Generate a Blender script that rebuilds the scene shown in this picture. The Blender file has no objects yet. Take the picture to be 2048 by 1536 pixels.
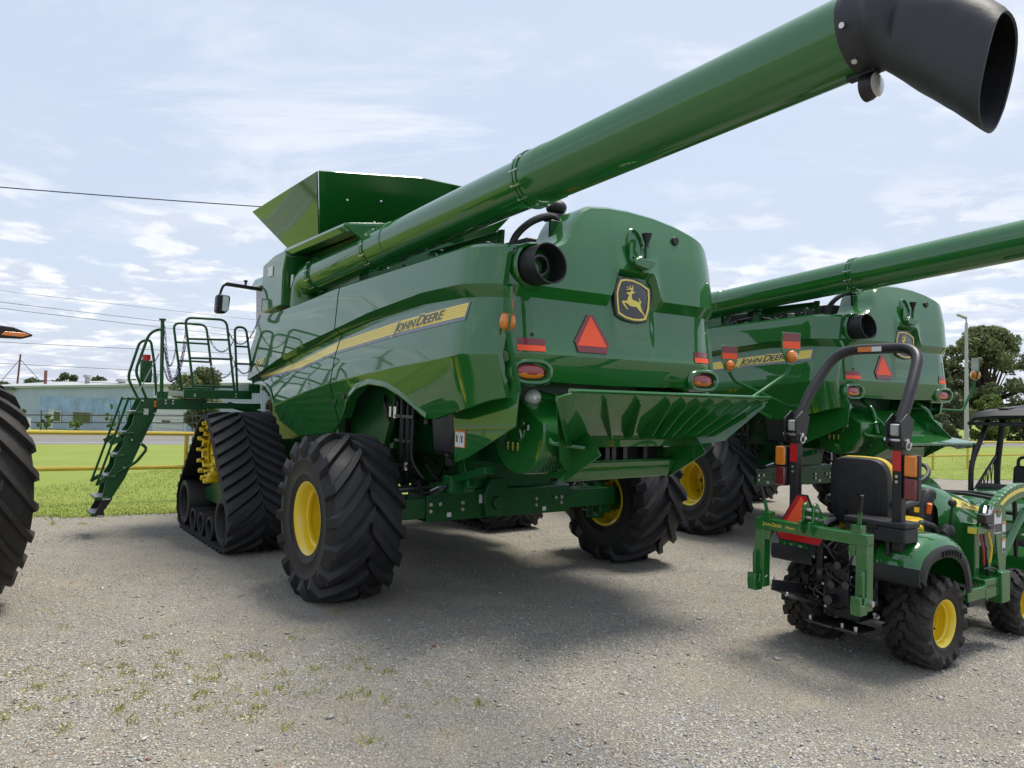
import bpy, bmesh, math, random
import numpy as np
from math import radians as RAD, sin, cos, pi, sqrt, atan2
from mathutils import Vector, Matrix
random.seed(7); rng = np.random.default_rng(7)
SC = bpy.context.scene
COL = SC.collection

# ------------------------------------------------------------------ camera
cam_data = bpy.data.cameras.new('camera'); cam = bpy.data.objects.new('camera', cam_data); COL.objects.link(cam)
SC.camera = cam
cam_data.sensor_width = 36.0; cam_data.lens = 27.035; cam_data.clip_start = 0.05; cam_data.clip_end = 3000
PITCH = math.atan(34/1538.0); ROLL = math.atan(0.025)
fw = Vector((0, cos(PITCH), sin(PITCH))); r0 = Vector((1, 0, 0)); u0 = r0.cross(fw)
rr = r0*cos(ROLL)+u0*sin(ROLL); uu = rr.cross(fw)
M = Matrix(((rr.x, uu.x, -fw.x, 0), (rr.y, uu.y, -fw.y, 0), (rr.z, uu.z, -fw.z, 1.95), (0, 0, 0, 1)))
cam.matrix_world = M
SC.render.resolution_x = 1024; SC.render.resolution_y = 768

# ------------------------------------------------------------------ sky, sun, exposure
SUN_EL = RAD(71); SUN_DIR = Vector((0.80, 0.60, 0)).normalized()      # horizontal direction towards the sun
world = bpy.data.worlds.new('World'); SC.world = world; world.use_nodes = True
def build_world():
    nt = world.node_tree; N = nt.nodes; L = nt.links; N.clear()
    out = N.new('ShaderNodeOutputWorld'); bg = N.new('ShaderNodeBackground'); bg.inputs[1].default_value = 0.15
    sky = N.new('ShaderNodeTexSky'); sky.sky_type = 'NISHITA'; sky.sun_disc = False
    sky.sun_elevation = SUN_EL; sky.sun_rotation = atan2(SUN_DIR.x, SUN_DIR.y)
    sky.air_density = 1.0; sky.dust_density = 2.2; sky.ozone_density = 1.3
    tc = N.new('ShaderNodeTexCoord'); sep = N.new('ShaderNodeSeparateXYZ'); L.new(tc.outputs['Generated'], sep.inputs[0])
    def math_(op, a, b=None, clamp=False):
        m = N.new('ShaderNodeMath'); m.operation = op; m.use_clamp = clamp
        for i, x in enumerate((a, b)):
            if x is None: continue
            if isinstance(x, (int, float)): m.inputs[i].default_value = x
            else: L.new(x, m.inputs[i])
        return m.outputs[0]
    zc = math_('MAXIMUM', sep.outputs[2], 0.0)
    den = math_('ADD', zc, 0.13)
    px = math_('DIVIDE', sep.outputs[0], den); py = math_('DIVIDE', sep.outputs[1], den)
    cmb = N.new('ShaderNodeCombineXYZ'); L.new(px, cmb.inputs[0]); L.new(py, cmb.inputs[1])
    def noise(scale, detail, rough, dist=0.0, mapping=None):
        n = N.new('ShaderNodeTexNoise'); n.inputs['Scale'].default_value = scale; n.inputs['Detail'].default_value = detail
        n.inputs['Roughness'].default_value = rough; n.inputs['Distortion'].default_value = dist
        src = cmb.outputs[0]
        if mapping:
            mp = N.new('ShaderNodeMapping'); mp.inputs['Location'].default_value = mapping[0]; mp.inputs['Rotation'].default_value = mapping[1]; mp.inputs['Scale'].default_value = mapping[2]
            L.new(src, mp.inputs[0]); src = mp.outputs[0]
        L.new(src, n.inputs['Vector']); return n.outputs['Fac']
    def ramp(v, a, b, c0=0., c1=1.):
        m = N.new('ShaderNodeMapRange'); m.interpolation_type = 'SMOOTHSTEP'; L.new(v, m.inputs[0])
        m.inputs[1].default_value = a; m.inputs[2].default_value = b; m.inputs[3].default_value = c0; m.inputs[4].default_value = c1
        return m.outputs[0]
    def mix(f, a, b):
        m = N.new('ShaderNodeMix'); m.data_type = 'RGBA'
        if isinstance(f, (int, float)): m.inputs[0].default_value = f
        else: L.new(f, m.inputs[0])
        for i, x in ((6, a), (7, b)):
            if isinstance(x, tuple): m.inputs[i].default_value = (*x, 1)
            else: L.new(x, m.inputs[i])
        return m.outputs[2]
    # thin veil everywhere, streaky high cloud, and lumpier cloud towards the horizon
    veil = noise(0.55, 4, 0.5, 0.6, ((3.1, 1.7, 0), (0, 0, 0.5), (1, 1.6, 1)))
    wisps = noise(1.15, 11, 0.63, 0.7, ((8.3, 2.2, 0), (0, 0, 0.35), (0.75, 1.5, 1)))
    lumps = noise(2.4, 8, 0.58, 0.25, ((1.3, 5.2, 0), (0, 0, 0.2), (1, 1.0, 1)))
    bank = noise(0.33, 3, 0.5, 0.2, ((9.1, 4.6, 0), (0, 0, 0), (1, 1, 1)))
    base = mix(ramp(veil, 0.25, 0.75, 0.76, 0.93), sky.outputs[0], (3.15, 3.52, 4.20))
    w = math_('MULTIPLY', ramp(wisps, 0.50, 0.70, 0, 0.9), ramp(bank, 0.36, 0.62, 0.15, 1.0))
    c1 = mix(w, base, (4.6, 4.75, 5.0))
    low = ramp(sep.outputs[2], 0.10, 0.34, 1.0, 0.0)
    l = math_('MULTIPLY', ramp(lumps, 0.45, 0.58, 0, 0.95), low)
    shade = noise(4.6, 6, 0.6, 0.3, ((2.2, 0.4, 0), (0, 0, 0.1), (1, 1, 1)))
    lc = mix(ramp(shade, 0.42, 0.58), (3.2, 3.55, 4.2), (4.85, 4.95, 5.1))
    c2 = mix(l, c1, lc)
    L.new(c2, bg.inputs[0]); L.new(bg.outputs[0], out.inputs[0])
build_world()
sun_data = bpy.data.lights.new('sun', 'SUN'); sun = bpy.data.objects.new('sun', sun_data); COL.objects.link(sun)
sun_data.energy = 2.75; sun_data.angle = RAD(20.0); sun_data.color = (1.0, 0.94, 0.84)
sv = Vector((SUN_DIR.x*cos(SUN_EL), SUN_DIR.y*cos(SUN_EL), sin(SUN_EL)))
sun.rotation_euler = (-sv).to_track_quat('-Z', 'Y').to_euler(); sun.location = (20, 20, 60)
SC.view_settings.view_transform = 'Standard'; SC.view_settings.look = 'None'; SC.view_settings.gamma = 1.0
SC.view_settings.use_curve_mapping = False; SC.view_settings.exposure = 0.52

# ------------------------------------------------------------------ materials
MATS = {}
def mat(name, color, rough=0.5, metal=0.0, coat=0.0, coat_rough=0.05, spec=0.5, vary=0.0, vscale=6.0, bump=0.0, bscale=60.0, trans=0.0, alpha=1.0):
    m = bpy.data.materials.new(name); m.use_nodes = True; MATS[name] = m
    nt = m.node_tree; b = nt.nodes['Principled BSDF']; L = nt.links
    b.inputs['Base Color'].default_value = (*color, 1); b.inputs['Roughness'].default_value = rough
    b.inputs['Metallic'].default_value = metal; b.inputs['Coat Weight'].default_value = coat
    b.inputs['Coat Roughness'].default_value = coat_rough; b.inputs['Specular IOR Level'].default_value = spec
    if trans: b.inputs['Transmission Weight'].default_value = trans
    if alpha < 1: b.inputs['Alpha'].default_value = alpha
    if vary or bump:
        tc = nt.nodes.new('ShaderNodeTexCoord')
    if vary:
        n = nt.nodes.new('ShaderNodeTexNoise'); n.inputs['Scale'].default_value = vscale; n.inputs['Detail'].default_value = 6; n.inputs['Roughness'].default_value = 0.65
        L.new(tc.outputs['Object'], n.inputs['Vector'])
        mr = nt.nodes.new('ShaderNodeMapRange'); mr.inputs[1].default_value = .3; mr.inputs[2].default_value = .7; mr.inputs[3].default_value = 1-vary; mr.inputs[4].default_value = 1+vary
        L.new(n.outputs['Fac'], mr.inputs[0])
        mx = nt.nodes.new('ShaderNodeVectorMath'); mx.operation = 'SCALE'; mx.inputs[0].default_value = color
        L.new(mr.outputs[0], mx.inputs['Scale']); L.new(mx.outputs[0], b.inputs['Base Color'])
        r2 = nt.nodes.new('ShaderNodeMapRange'); r2.inputs[1].default_value = .3; r2.inputs[2].default_value = .7; r2.inputs[3].default_value = max(0, rough-.06); r2.inputs[4].default_value = min(1, rough+.08)
        L.new(n.outputs['Fac'], r2.inputs[0]); L.new(r2.outputs[0], b.inputs['Roughness'])
    if bump:
        n = nt.nodes.new('ShaderNodeTexNoise'); n.inputs['Scale'].default_value = bscale; n.inputs['Detail'].default_value = 5
        L.new(tc.outputs['Object'], n.inputs['Vector'])
        bp = nt.nodes.new('ShaderNodeBump'); bp.inputs['Strength'].default_value = bump; bp.inputs['Distance'].default_value = 0.01
        L.new(n.outputs['Fac'], bp.inputs['Height']); L.new(bp.outputs[0], b.inputs['Normal'])
    return m
mat('green', (0.010, 0.125, 0.018), rough=0.42, coat=1.0, coat_rough=0.035, spec=0.12, vary=0.06, vscale=1.4, bump=0.035, bscale=1.6)
MATS['green'].node_tree.nodes['Principled BSDF'].inputs['Coat IOR'].default_value = 1.72
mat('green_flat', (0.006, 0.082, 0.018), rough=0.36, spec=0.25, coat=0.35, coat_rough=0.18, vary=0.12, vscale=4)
mat('green_matte', (0.010, 0.110, 0.020), rough=0.5, spec=0.3, vary=0.08)
mat('black', (0.012, 0.012, 0.014), rough=0.42, vary=0.15, vscale=9)
mat('black_gloss', (0.012, 0.012, 0.013), rough=0.2, coat=0.4)
mat('plastic', (0.016, 0.017, 0.019), rough=0.5, vary=0.15, vscale=20, bump=0.03, bscale=300)
mat('rubber', (0.013, 0.0135, 0.0155), rough=0.58, vary=0.3, vscale=5, bump=0.12, bscale=70)
mat('rubber_worn', (0.022, 0.019, 0.017), rough=0.70, vary=0.45, vscale=11, bump=0.2, bscale=90)
mat('boot', (0.026, 0.027, 0.031), rough=0.58, vary=0.18, vscale=5, bump=0.25, bscale=14)
mat('yellow', (0.82, 0.60, 0.02), rough=0.35, coat=0.6, coat_rough=0.1, vary=0.05, vscale=5)
mat('decal_yellow', (0.86, 0.68, 0.11), rough=0.35, coat=0.4)
mat('decal_grey', (0.17, 0.18, 0.21), rough=0.4, coat=0.4)
mat('decal_black', (0.022, 0.024, 0.030), rough=0.35, coat=0.5)
mat('decal_white', (0.72, 0.72, 0.72), rough=0.45)
mat('decal_orange', (0.75, 0.22, 0.05), rough=0.45)
mat('steel', (0.62, 0.62, 0.60), rough=0.28, metal=1.0, vary=0.1, vscale=30)
mat('dark_steel', (0.10, 0.10, 0.11), rough=0.4, metal=1.0)
mat('chain', (0.06, 0.06, 0.10), rough=0.35, metal=0.8)
mat('smv_orange', (1.0, 0.105, 0.028), rough=0.5)
mat('smv_red', (0.20, 0.008, 0.015), rough=0.3, coat=0.6)
mat('refl_red', (0.55, 0.008, 0.015), rough=0.3, coat=0.5)
mat('lens_red', (0.30, 0.004, 0.010), rough=0.15, coat=1.0, bump=0.25, bscale=160)
mat('lens_dark_red', (0.16, 0.006, 0.012), rough=0.15, coat=1.0, bump=0.25, bscale=160)
mat('lens_amber', (0.72, 0.20, 0.010), rough=0.15, coat=1.0, bump=0.25, bscale=160)
mat('lens_clear', (0.55, 0.55, 0.53), rough=0.12, coat=1.0, bump=0.3, bscale=120)
mat('mirror', (0.85, 0.86, 0.87), rough=0.03, metal=1.0)
mat('void', (0.004, 0.005, 0.005), rough=0.8)
mat('engine', (0.030, 0.032, 0.032), rough=0.5, vary=0.4, vscale=8)
mat('seat_yellow', (0.70, 0.47, 0.02), rough=0.5)
mat('galv', (0.42, 0.42, 0.41), rough=0.5, metal=0.25, vary=0.15, vscale=3)
mat('fence_yellow', (0.56, 0.41, 0.05), rough=0.45, vary=0.12, vscale=6)
mat('wood_pole', (0.13, 0.09, 0.07), rough=0.85, vary=0.3, vscale=4)
mat('rust', (0.22, 0.09, 0.07), rough=0.8, vary=0.3)
mat('bark', (0.07, 0.05, 0.035), rough=0.9, vary=0.35, vscale=6)
mat('white_wall', (0.58, 0.59, 0.60), rough=0.6, vary=0.06)
mat('roof_metal', (0.40, 0.42, 0.42), rough=0.5, vary=0.12, vscale=0.4)
mat('roof_dark', (0.06, 0.07, 0.065), rough=0.6)
mat('roof_tan', (0.34, 0.25, 0.18), rough=0.8, vary=0.15, vscale=2)
mat('brick_wall', (0.30, 0.20, 0.15), rough=0.8, vary=0.15, vscale=4)
mat('window_glass', (0.025, 0.03, 0.035), rough=0.08, coat=0.5)
mat('blue_wall', (0.38, 0.45, 0.55), rough=0.55, vary=0.10, vscale=0.35)
mat('blue_paint', (0.29, 0.42, 0.60), rough=0.55, vary=0.28, vscale=0.9)
mat('cable', (0.03, 0.03, 0.05), rough=0.5)
mat('tyre_letters', (0.035, 0.036, 0.04), rough=0.6)
mat('hose_red', (0.35, 0.02, 0.02), rough=0.4)
mat('lever_orange', (0.75, 0.16, 0.03), rough=0.4)

# leaf materials: a little translucency
def leafmat(name, c, vary=0.35):
    m = mat(name, c, rough=0.55, spec=0.25)
    nt = m.node_tree; b = nt.nodes['Principled BSDF']
    at = nt.nodes.new('ShaderNodeAttribute'); at.attribute_name = 'tint'
    mx = nt.nodes.new('ShaderNodeVectorMath'); mx.operation = 'MULTIPLY'; mx.inputs[0].default_value = c
    nt.links.new(at.outputs['Color'], mx.inputs[1]); nt.links.new(mx.outputs[0], b.inputs['Base Color'])
    tr = nt.nodes.new('ShaderNodeBsdfTranslucent'); nt.links.new(mx.outputs[0], tr.inputs[0])
    ms = nt.nodes.new('ShaderNodeMixShader'); ms.inputs[0].default_value = 0.3
    out = nt.nodes['Material Output']
    nt.links.new(b.outputs[0], ms.inputs[1]); nt.links.new(tr.outputs[0], ms.inputs[2]); nt.links.new(ms.outputs[0], out.inputs[0])
leafmat('leaf_oak', (0.145, 0.180, 0.080))
leafmat('leaf_dark', (0.105, 0.140, 0.070))
leafmat('leaf_light', (0.130, 0.195, 0.050))
leafmat('grass_blade', (0.27, 0.335, 0.080))
leafmat('weed_blade', (0.30, 0.33, 0.080))
def stonemat():
    m = mat('stone', (0.4, 0.4, 0.4), rough=0.85); nt = m.node_tree; b = nt.nodes['Principled BSDF']
    at = nt.nodes.new('ShaderNodeAttribute'); at.attribute_name = 'tint'; nt.links.new(at.outputs['Color'], b.inputs['Base Color'])
stonemat()

# ------------------------------------------------------------------ mesh builder
class MB:
    def __init__(s): s.v = []; s.f = []; s.m = []; s.slot = 0
    def add(s, vs, fs):
        o = len(s.v); s.v += [tuple(map(float, p)) for p in vs]; s.f += [tuple(o+i for i in f) for f in fs]; s.m += [s.slot]*len(fs); return s
    def box(s, a, b, rot=None):
        (x0, y0, z0), (x1, y1, z1) = a, b
        vs = [(x, y, z) for z in (z0, z1) for x, y in ((x0, y0), (x1, y0), (x1, y1), (x0, y1))]
        if rot is not None: vs = [tuple(rot @ Vector(p)) for p in vs]
        return s.add(vs, [(0, 3, 2, 1), (4, 5, 6, 7), (0, 1, 5, 4), (1, 2, 6, 5), (2, 3, 7, 6), (3, 0, 4, 7)])
    def cbox(s, c, size, rz=0, ry=0, rx=0):
        h = [q/2 for q in size]; R = Matrix.Translation(c) @ (Matrix.Rotation(rz, 4, 'Z') @ Matrix.Rotation(ry, 4, 'Y') @ Matrix.Rotation(rx, 4, 'X'))
        return s.box((-h[0], -h[1], -h[2]), (h[0], h[1], h[2]), R)
    def bar(s, p0, p1, w, h, up=(0, 0, 1)):
        p0, p1 = Vector(p0), Vector(p1); d = (p1-p0).normalized(); up = Vector(up)
        sd = d.cross(up); sd = sd.normalized() if sd.length > 1e-4 else Vector((1, 0, 0)); up = sd.cross(d)
        vs = [p + sd*a*w/2 + up*b*h/2 for p in (p0, p1) for a, b in ((-1, -1), (1, -1), (1, 1), (-1, 1))]
        return s.add(vs, [(0, 3, 2, 1), (4, 5, 6, 7), (0, 1, 5, 4), (1, 2, 6, 5), (2, 3, 7, 6), (3, 0, 4, 7)])
    def prism(s, poly, axis, a, b):
        """poly: 2D points in the two axes other than axis (in order), extruded from a to b"""
        def P(p, t): return {0: (t, p[0], p[1]), 1: (p[0], t, p[1]), 2: (p[0], p[1], t)}[axis]
        n = len(poly); vs = [P(p, a) for p in poly]+[P(p, b) for p in poly]
        return s.add(vs, [tuple(range(n)), tuple(range(2*n-1, n-1, -1))]+[(i, n+i, n+(i+1) % n, (i+1) % n) for i in range(n)])
    def rings(s, rings, closed=True, caps=True):
        n = len(rings[0]); o = len(s.v)
        for r in rings: s.v += [tuple(map(float, p)) for p in r]
        k = n if closed else n-1; c0 = len(s.f)
        for i in range(len(rings)-1):
            for j in range(k):
                s.f.append((o+i*n+j, o+i*n+(j+1) % n, o+(i+1)*n+(j+1) % n, o+(i+1)*n+j))
        if caps and closed:
            s.f.append(tuple(o+j for j in range(n-1, -1, -1))); s.f.append(tuple(o+(len(rings)-1)*n+j for j in range(n)))
        s.m += [s.slot]*(len(s.f)-c0); return s
    def tube(s, path, r, n=8, caps=True, closed=False):
        P = [Vector(p) for p in path]; m = len(P); rad = r if isinstance(r, (list, tuple)) else [r]*m
        T = []
        for i in range(m):
            if closed: d = P[(i+1) % m]-P[i-1]
            else: d = P[min(i+1, m-1)]-P[max(i-1, 0)]
            T.append(d.normalized())
        nrm = T[0].orthogonal().normalized(); R = []
        for i in range(m):
            nrm = (nrm - T[i]*nrm.dot(T[i])); nrm = nrm.normalized() if nrm.length > 1e-6 else T[i].orthogonal().normalized()
            b = T[i].cross(nrm); R.append([P[i]+(nrm*cos(2*pi*k/n)+b*sin(2*pi*k/n))*rad[i] for k in range(n)])
        if closed: R.append(R[0]); caps = False
        return s.rings(R, True, caps)
    def cyl(s, p0, p1, r0, r1=None, n=20, caps=True): return s.tube([p0, p1], [r0, r0 if r1 is None else r1], n, caps)
    def lathe(s, prof, c=(0, 0, 0), axis=1, n=32, caps=False, a0=0, a1=2*pi):
        """prof: (t along axis, radius)"""
        R = []; full = abs(a1-a0-2*pi) < 1e-6
        for t, r in prof:
            ring = []
            for k in range(n if full else n+1):
                a = a0+(a1-a0)*k/n; q = {0: (t, r*cos(a), r*sin(a)), 1: (r*cos(a), t, r*sin(a)), 2: (r*cos(a), r*sin(a), t)}[axis]
                ring.append((q[0]+c[0], q[1]+c[1], q[2]+c[2]))
            R.append(ring)
        return s.rings(R, full, caps)
    def grid(s, rows): return s.rings(rows, False, False)
    def sphere(s, c, r, n=12, m=8, sc=(1, 1, 1)):
        R = [[(c[0]+r*sc[0]*cos(2*pi*k/n)*sin(pi*j/m), c[1]+r*sc[1]*sin(2*pi*k/n)*sin(pi*j/m), c[2]+r*sc[2]*cos(pi*j/m)) for k in range(n)] for j in range(m+1)]
        return s.rings(R, True, False)
    def xf(s, fn): s.v = [tuple(fn(*p)) for p in s.v]; return s
    def mesh(s, name, mats, sharp=35, merge=1e-5, recalc=True):
        me = bpy.data.meshes.new(name); me.from_pydata(s.v, [], s.f)
        for m in (mats if isinstance(mats, (list, tuple)) else [mats]): me.materials.append(MATS[m] if isinstance(m, str) else m)
        me.polygons.foreach_set('material_index', s.m); me.update()
        if merge or recalc:
            bm = bmesh.new(); bm.from_mesh(me)
            if merge: bmesh.ops.remove_doubles(bm, verts=bm.verts, dist=merge); bmesh.ops.dissolve_degenerate(bm, edges=bm.edges, dist=1e-6)
            if recalc: bmesh.ops.recalc_face_normals(bm, faces=bm.faces)
            bm.to_mesh(me); bm.free()
        me.polygons.foreach_set('use_smooth', [True]*len(me.polygons))
        me.set_sharp_from_angle(angle=RAD(sharp)); me.update(); return me
    def build(s, name, mats, parent=None, sharp=35, bevel=0.0, solid=0.0, seg=2, merge=1e-5, soffset=-1):
        o = bpy.data.objects.new(name, s.mesh(name, mats, sharp, merge)); COL.objects.link(o)
        if parent: o.parent = parent
        if solid:
            md = o.modifiers.new('solid', 'SOLIDIFY'); md.thickness = solid; md.offset = soffset
            es = o.modifiers.new('split', 'EDGE_SPLIT'); es.split_angle = RAD(max(sharp, 30))
        if bevel:
            md = o.modifiers.new('bevel', 'BEVEL'); md.width = bevel; md.segments = seg; md.limit_method = 'ANGLE'; md.angle_limit = RAD(40); md.harden_normals = False
        return o
def tag(o, label=None, cat=None, group=None, kind=None):
    if label: o['label'] = label
    if cat: o['category'] = cat
    if group: o['group'] = group
    if kind: o['kind'] = kind
    return o
def empty(name, loc, rz=0.0):
    o = bpy.data.objects.new(name, None); COL.objects.link(o); o.location = loc; o.rotation_euler = (0, 0, rz); o.empty_display_size = .2; return o
def copy_tree(o, parent=None, skip=()):
    c = o.copy(); COL.objects.link(c); c.parent = parent
    for ch in [k for k in bpy.data.objects if k.parent == o]:
        if ch.name.split('.')[0] in skip: continue
        copy_tree(ch, c)
    return c
def share(o, name, parent, loc=(0, 0, 0), rot=(0, 0, 0), scale=None):
    c = bpy.data.objects.new(name, o.data); COL.objects.link(c); c.parent = parent; c.location = loc; c.rotation_euler = rot
    for md in o.modifiers:
        n = c.modifiers.new(md.name, md.type)
        if md.type == 'BEVEL': n.width = md.width; n.segments = md.segments; n.limit_method = 'ANGLE'; n.angle_limit = md.angle_limit
        if md.type == 'SOLIDIFY': n.thickness = md.thickness; n.offset = md.offset
        if md.type == 'EDGE_SPLIT': n.split_angle = md.split_angle
    if scale: c.scale = scale
    if 'kind' in o: c['kind'] = o['kind']
    return c
def interp(x, pts):
    xs = [p[0] for p in pts]; ys = [p[1] for p in pts]
    if xs[0] > xs[-1]: xs, ys = xs[::-1], ys[::-1]
    return float(np.interp(x, xs, ys))
def smooth(path, k=4):
    """Catmull-Rom"""
    P = [Vector(p) for p in path]; out = []
    for i in range(len(P)-1):
        p0 = P[max(i-1, 0)]; p1 = P[i]; p2 = P[i+1]; p3 = P[min(i+2, len(P)-1)]
        for j in range(k):
            t = j/k; out.append(0.5*((2*p1)+(p2-p0)*t+(2*p0-5*p1+4*p2-p3)*t*t+(3*p1-p0-3*p2+p3)*t**3))
    out.append(P[-1]); return out
def fillet(path, r=0.05, k=4):
    """polyline with rounded corners"""
    P = [Vector(p) for p in path]; out = [P[0]]
    for i in range(1, len(P)-1):
        a = P[i-1]-P[i]; b = P[i+1]-P[i]; d = min(r, a.length*.48, b.length*.48)
        A = P[i]+a.normalized()*d; B = P[i]+b.normalized()*d
        for j in range(k+1):
            t = j/k; out.append(A*(1-t)**2+P[i]*2*t*(1-t)+B*t*t)
    out.append(P[-1]); return out
# lettering: flat outlines from the built-in font, small capitals with larger initials
def letters(words, shear=0.22, big=1.28, gap=0.32, narrow=0.9):
    """-> verts2d, faces, width; height of small letters = 1"""
    V, Fc, x = [], [], 0.0
    dg = None
    for wi, wd in enumerate(words):
        pieces = [(wd[0], big), (wd[1:], 1.0)] if big != 1 else [(wd, 1.0)]
        for txt, sc in pieces:
            if not txt: continue
            cu = bpy.data.curves.new('t', 'FONT'); cu.body = txt; cu.size = 1.0; cu.fill_mode = 'FRONT'; cu.resolution_u = 3; cu.space_character = 1.04
            ob = bpy.data.objects.new('t', cu); COL.objects.link(ob); dg = bpy.context.evaluated_depsgraph_get(); dg.update()
            me = bpy.data.meshes.new_from_object(ob.evaluated_get(dg))
            vs = [(v.co.x*narrow, v.co.y) for v in me.vertices]; fs = [tuple(p.vertices) for p in me.polygons]
            bpy.data.objects.remove(ob); bpy.data.curves.remove(cu); bpy.data.meshes.remove(me)
            k = sc/0.729; x0 = min(v[0] for v in vs); y0 = 0
            o = len(V); V += [((v[0]-x0)*k+x, v[1]*k) for v in vs]; Fc += [tuple(o+i for i in f) for f in fs]
            x = max(v[0] for v in V[o:])+0.10
        x += gap
    V = [(a+shear*b, b) for a, b in V]
    return V, Fc, max(v[0] for v in V)
# ------------------------------------------------------------------ ground
def sstep(a, b, x):
    t = np.clip((np.asarray(x, float)-a)/(b-a), 0, 1); return t*t*(3-2*t)
def y_edge(x): return 11.75+0.558*(min(max(x, -60), 12.0)+7.06)
def y_near(x): return 36+0.27*(x+21.8)
def y_far(x): return 45+0.20*(x+26.5)
def z_near(x): return interp(x, [(-80, -1.0), (-21.8, -.65), (30, -.26), (80, .0)])
def z_farr(x): return interp(x, [(-80, -.85), (-26.5, -.57), (33, -.30), (80, -.1)])
def z_land(x, y): return -0.0150*y+0.0127*max(-90, min(90, x))
def ground_z(x, y):
    ye, yn, yf = y_edge(x), y_near(x), y_far(x)
    if y <= ye: return 0.0
    if y <= yn: return float(sstep(0, 1, (y-ye)/(yn-ye)))*(z_near(x)-.05)
    if y <= yf: return z_near(x)+(z_farr(x)-z_near(x))*(y-yn)/(yf-yn)
    t = float(sstep(0, 1, (y-yf)/14)); return (z_farr(x)-.05)*(1-t)+z_land(x, y)*t

def gravel_material():
    m = mat('gravel', (0.3, 0.3, 0.3), rough=0.95, spec=0.15); nt = m.node_tree; N = nt.nodes; L = nt.links; b = N['Principled BSDF']
    tc = N.new('ShaderNodeTexCoord')
    def noise(s, d=6, r=.6, dist=0):
        n = N.new('ShaderNodeTexNoise'); n.inputs['Scale'].default_value = s; n.inputs['Detail'].default_value = d; n.inputs['Roughness'].default_value = r; n.inputs['Distortion'].default_value = dist
        L.new(tc.outputs['Object'], n.inputs['Vector']); return n.outputs['Fac']
    def vor(s, feat='F1'):
        n = N.new('ShaderNodeTexVoronoi'); n.inputs['Scale'].default_value = s; n.feature = feat; L.new(tc.outputs['Object'], n.inputs['Vector']); return n
    def rng_(v, a, b_, c=0., d=1.):
        q = N.new('ShaderNodeMapRange'); q.inputs[1].default_value = a; q.inputs[2].default_value = b_; q.inputs[3].default_value = c; q.inputs[4].default_value = d; L.new(v, q.inputs[0]); return q.outputs[0]
    def mix(f, a, b_, mode='MIX'):
        q = N.new('ShaderNodeMix'); q.data_type = 'RGBA'; q.blend_type = mode
        if isinstance(f, float): q.inputs[0].default_value = f
        else: L.new(f, q.inputs[0])
        for i, x in ((6, a), (7, b_)):
            if isinstance(x, tuple): q.inputs[i].default_value = (*x, 1)
            else: L.new(x, q.inputs[i])
        return q.outputs[2]
    big = noise(0.35, 5, .55, .4); mid = noise(1.6, 6, .6, .3); fine = noise(30, 9, .8)
    mp = N.new('ShaderNodeMapping'); mp.inputs['Rotation'].default_value = (0, 0, .62); mp.inputs['Scale'].default_value = (.35, 2.6, 1); L.new(tc.outputs['Object'], mp.inputs[0])
    rut = N.new('ShaderNodeTexNoise'); rut.inputs['Scale'].default_value = 1.0; rut.inputs['Detail'].default_value = 5; rut.inputs['Distortion'].default_value = .5; L.new(mp.outputs[0], rut.inputs['Vector'])
    # broad areas: tan fines and grey crushed stone, darker packed wheel lanes
    c = mix(rng_(big, .40, .60), (0.47, 0.41, 0.275), (0.465, 0.43, 0.345))
    c = mix(rng_(mid, .44, .68), c, (0.58, 0.52, 0.37))
    c = mix(rng_(rut.outputs['Fac'], .50, .70, 0., .5), c, (0.29, 0.265, 0.22))
    v1 = vor(62); v2 = vor(26); v3 = vor(120)
    bw = N.new('ShaderNodeRGBToBW'); L.new(v1.outputs['Color'], bw.inputs[0])
    st = mix(rng_(bw.outputs[0], .15, .85), (0.26, 0.25, 0.235), (0.70, 0.69, 0.66)); st = mix(rng_(v1.outputs['Distance'], .30, .75), st, (0.17, 0.155, 0.13))
    c = mix(rng_(noise(2.6, 4, .6), .34, .62, .25, .80), c, st)
    bw2 = N.new('ShaderNodeRGBToBW'); L.new(v3.outputs['Color'], bw2.inputs[0])
    c = mix(rng_(bw2.outputs[0], .2, .8, 0., .35), c, (0.62, 0.59, 0.53))
    c = mix(rng_(fine, .42, .66, 0., .65), c, (0.19, 0.17, 0.14))
    c = mix(rng_(v2.outputs['Distance'], .0, .18, .6, 0.), c, (0.68, 0.67, 0.64))
    L.new(c, b.inputs['Base Color'])
    add = N.new('ShaderNodeMath'); add.operation = 'ADD'; L.new(rng_(v1.outputs['Distance'], 0, .8, 1, 0), add.inputs[0]); L.new(fine, add.inputs[1])
    add2 = N.new('ShaderNodeMath'); add2.operation = 'ADD'; L.new(add.outputs[0], add2.inputs[0]); L.new(rng_(mid, 0, 1, 0, 3.), add2.inputs[1])
    bp = N.new('ShaderNodeBump'); bp.inputs['Strength'].default_value = 1.0; bp.inputs['Distance'].default_value = 0.022
    L.new(add2.outputs[0], bp.inputs['Height']); L.new(bp.outputs[0], b.inputs['Normal'])
gravel_material()
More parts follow.
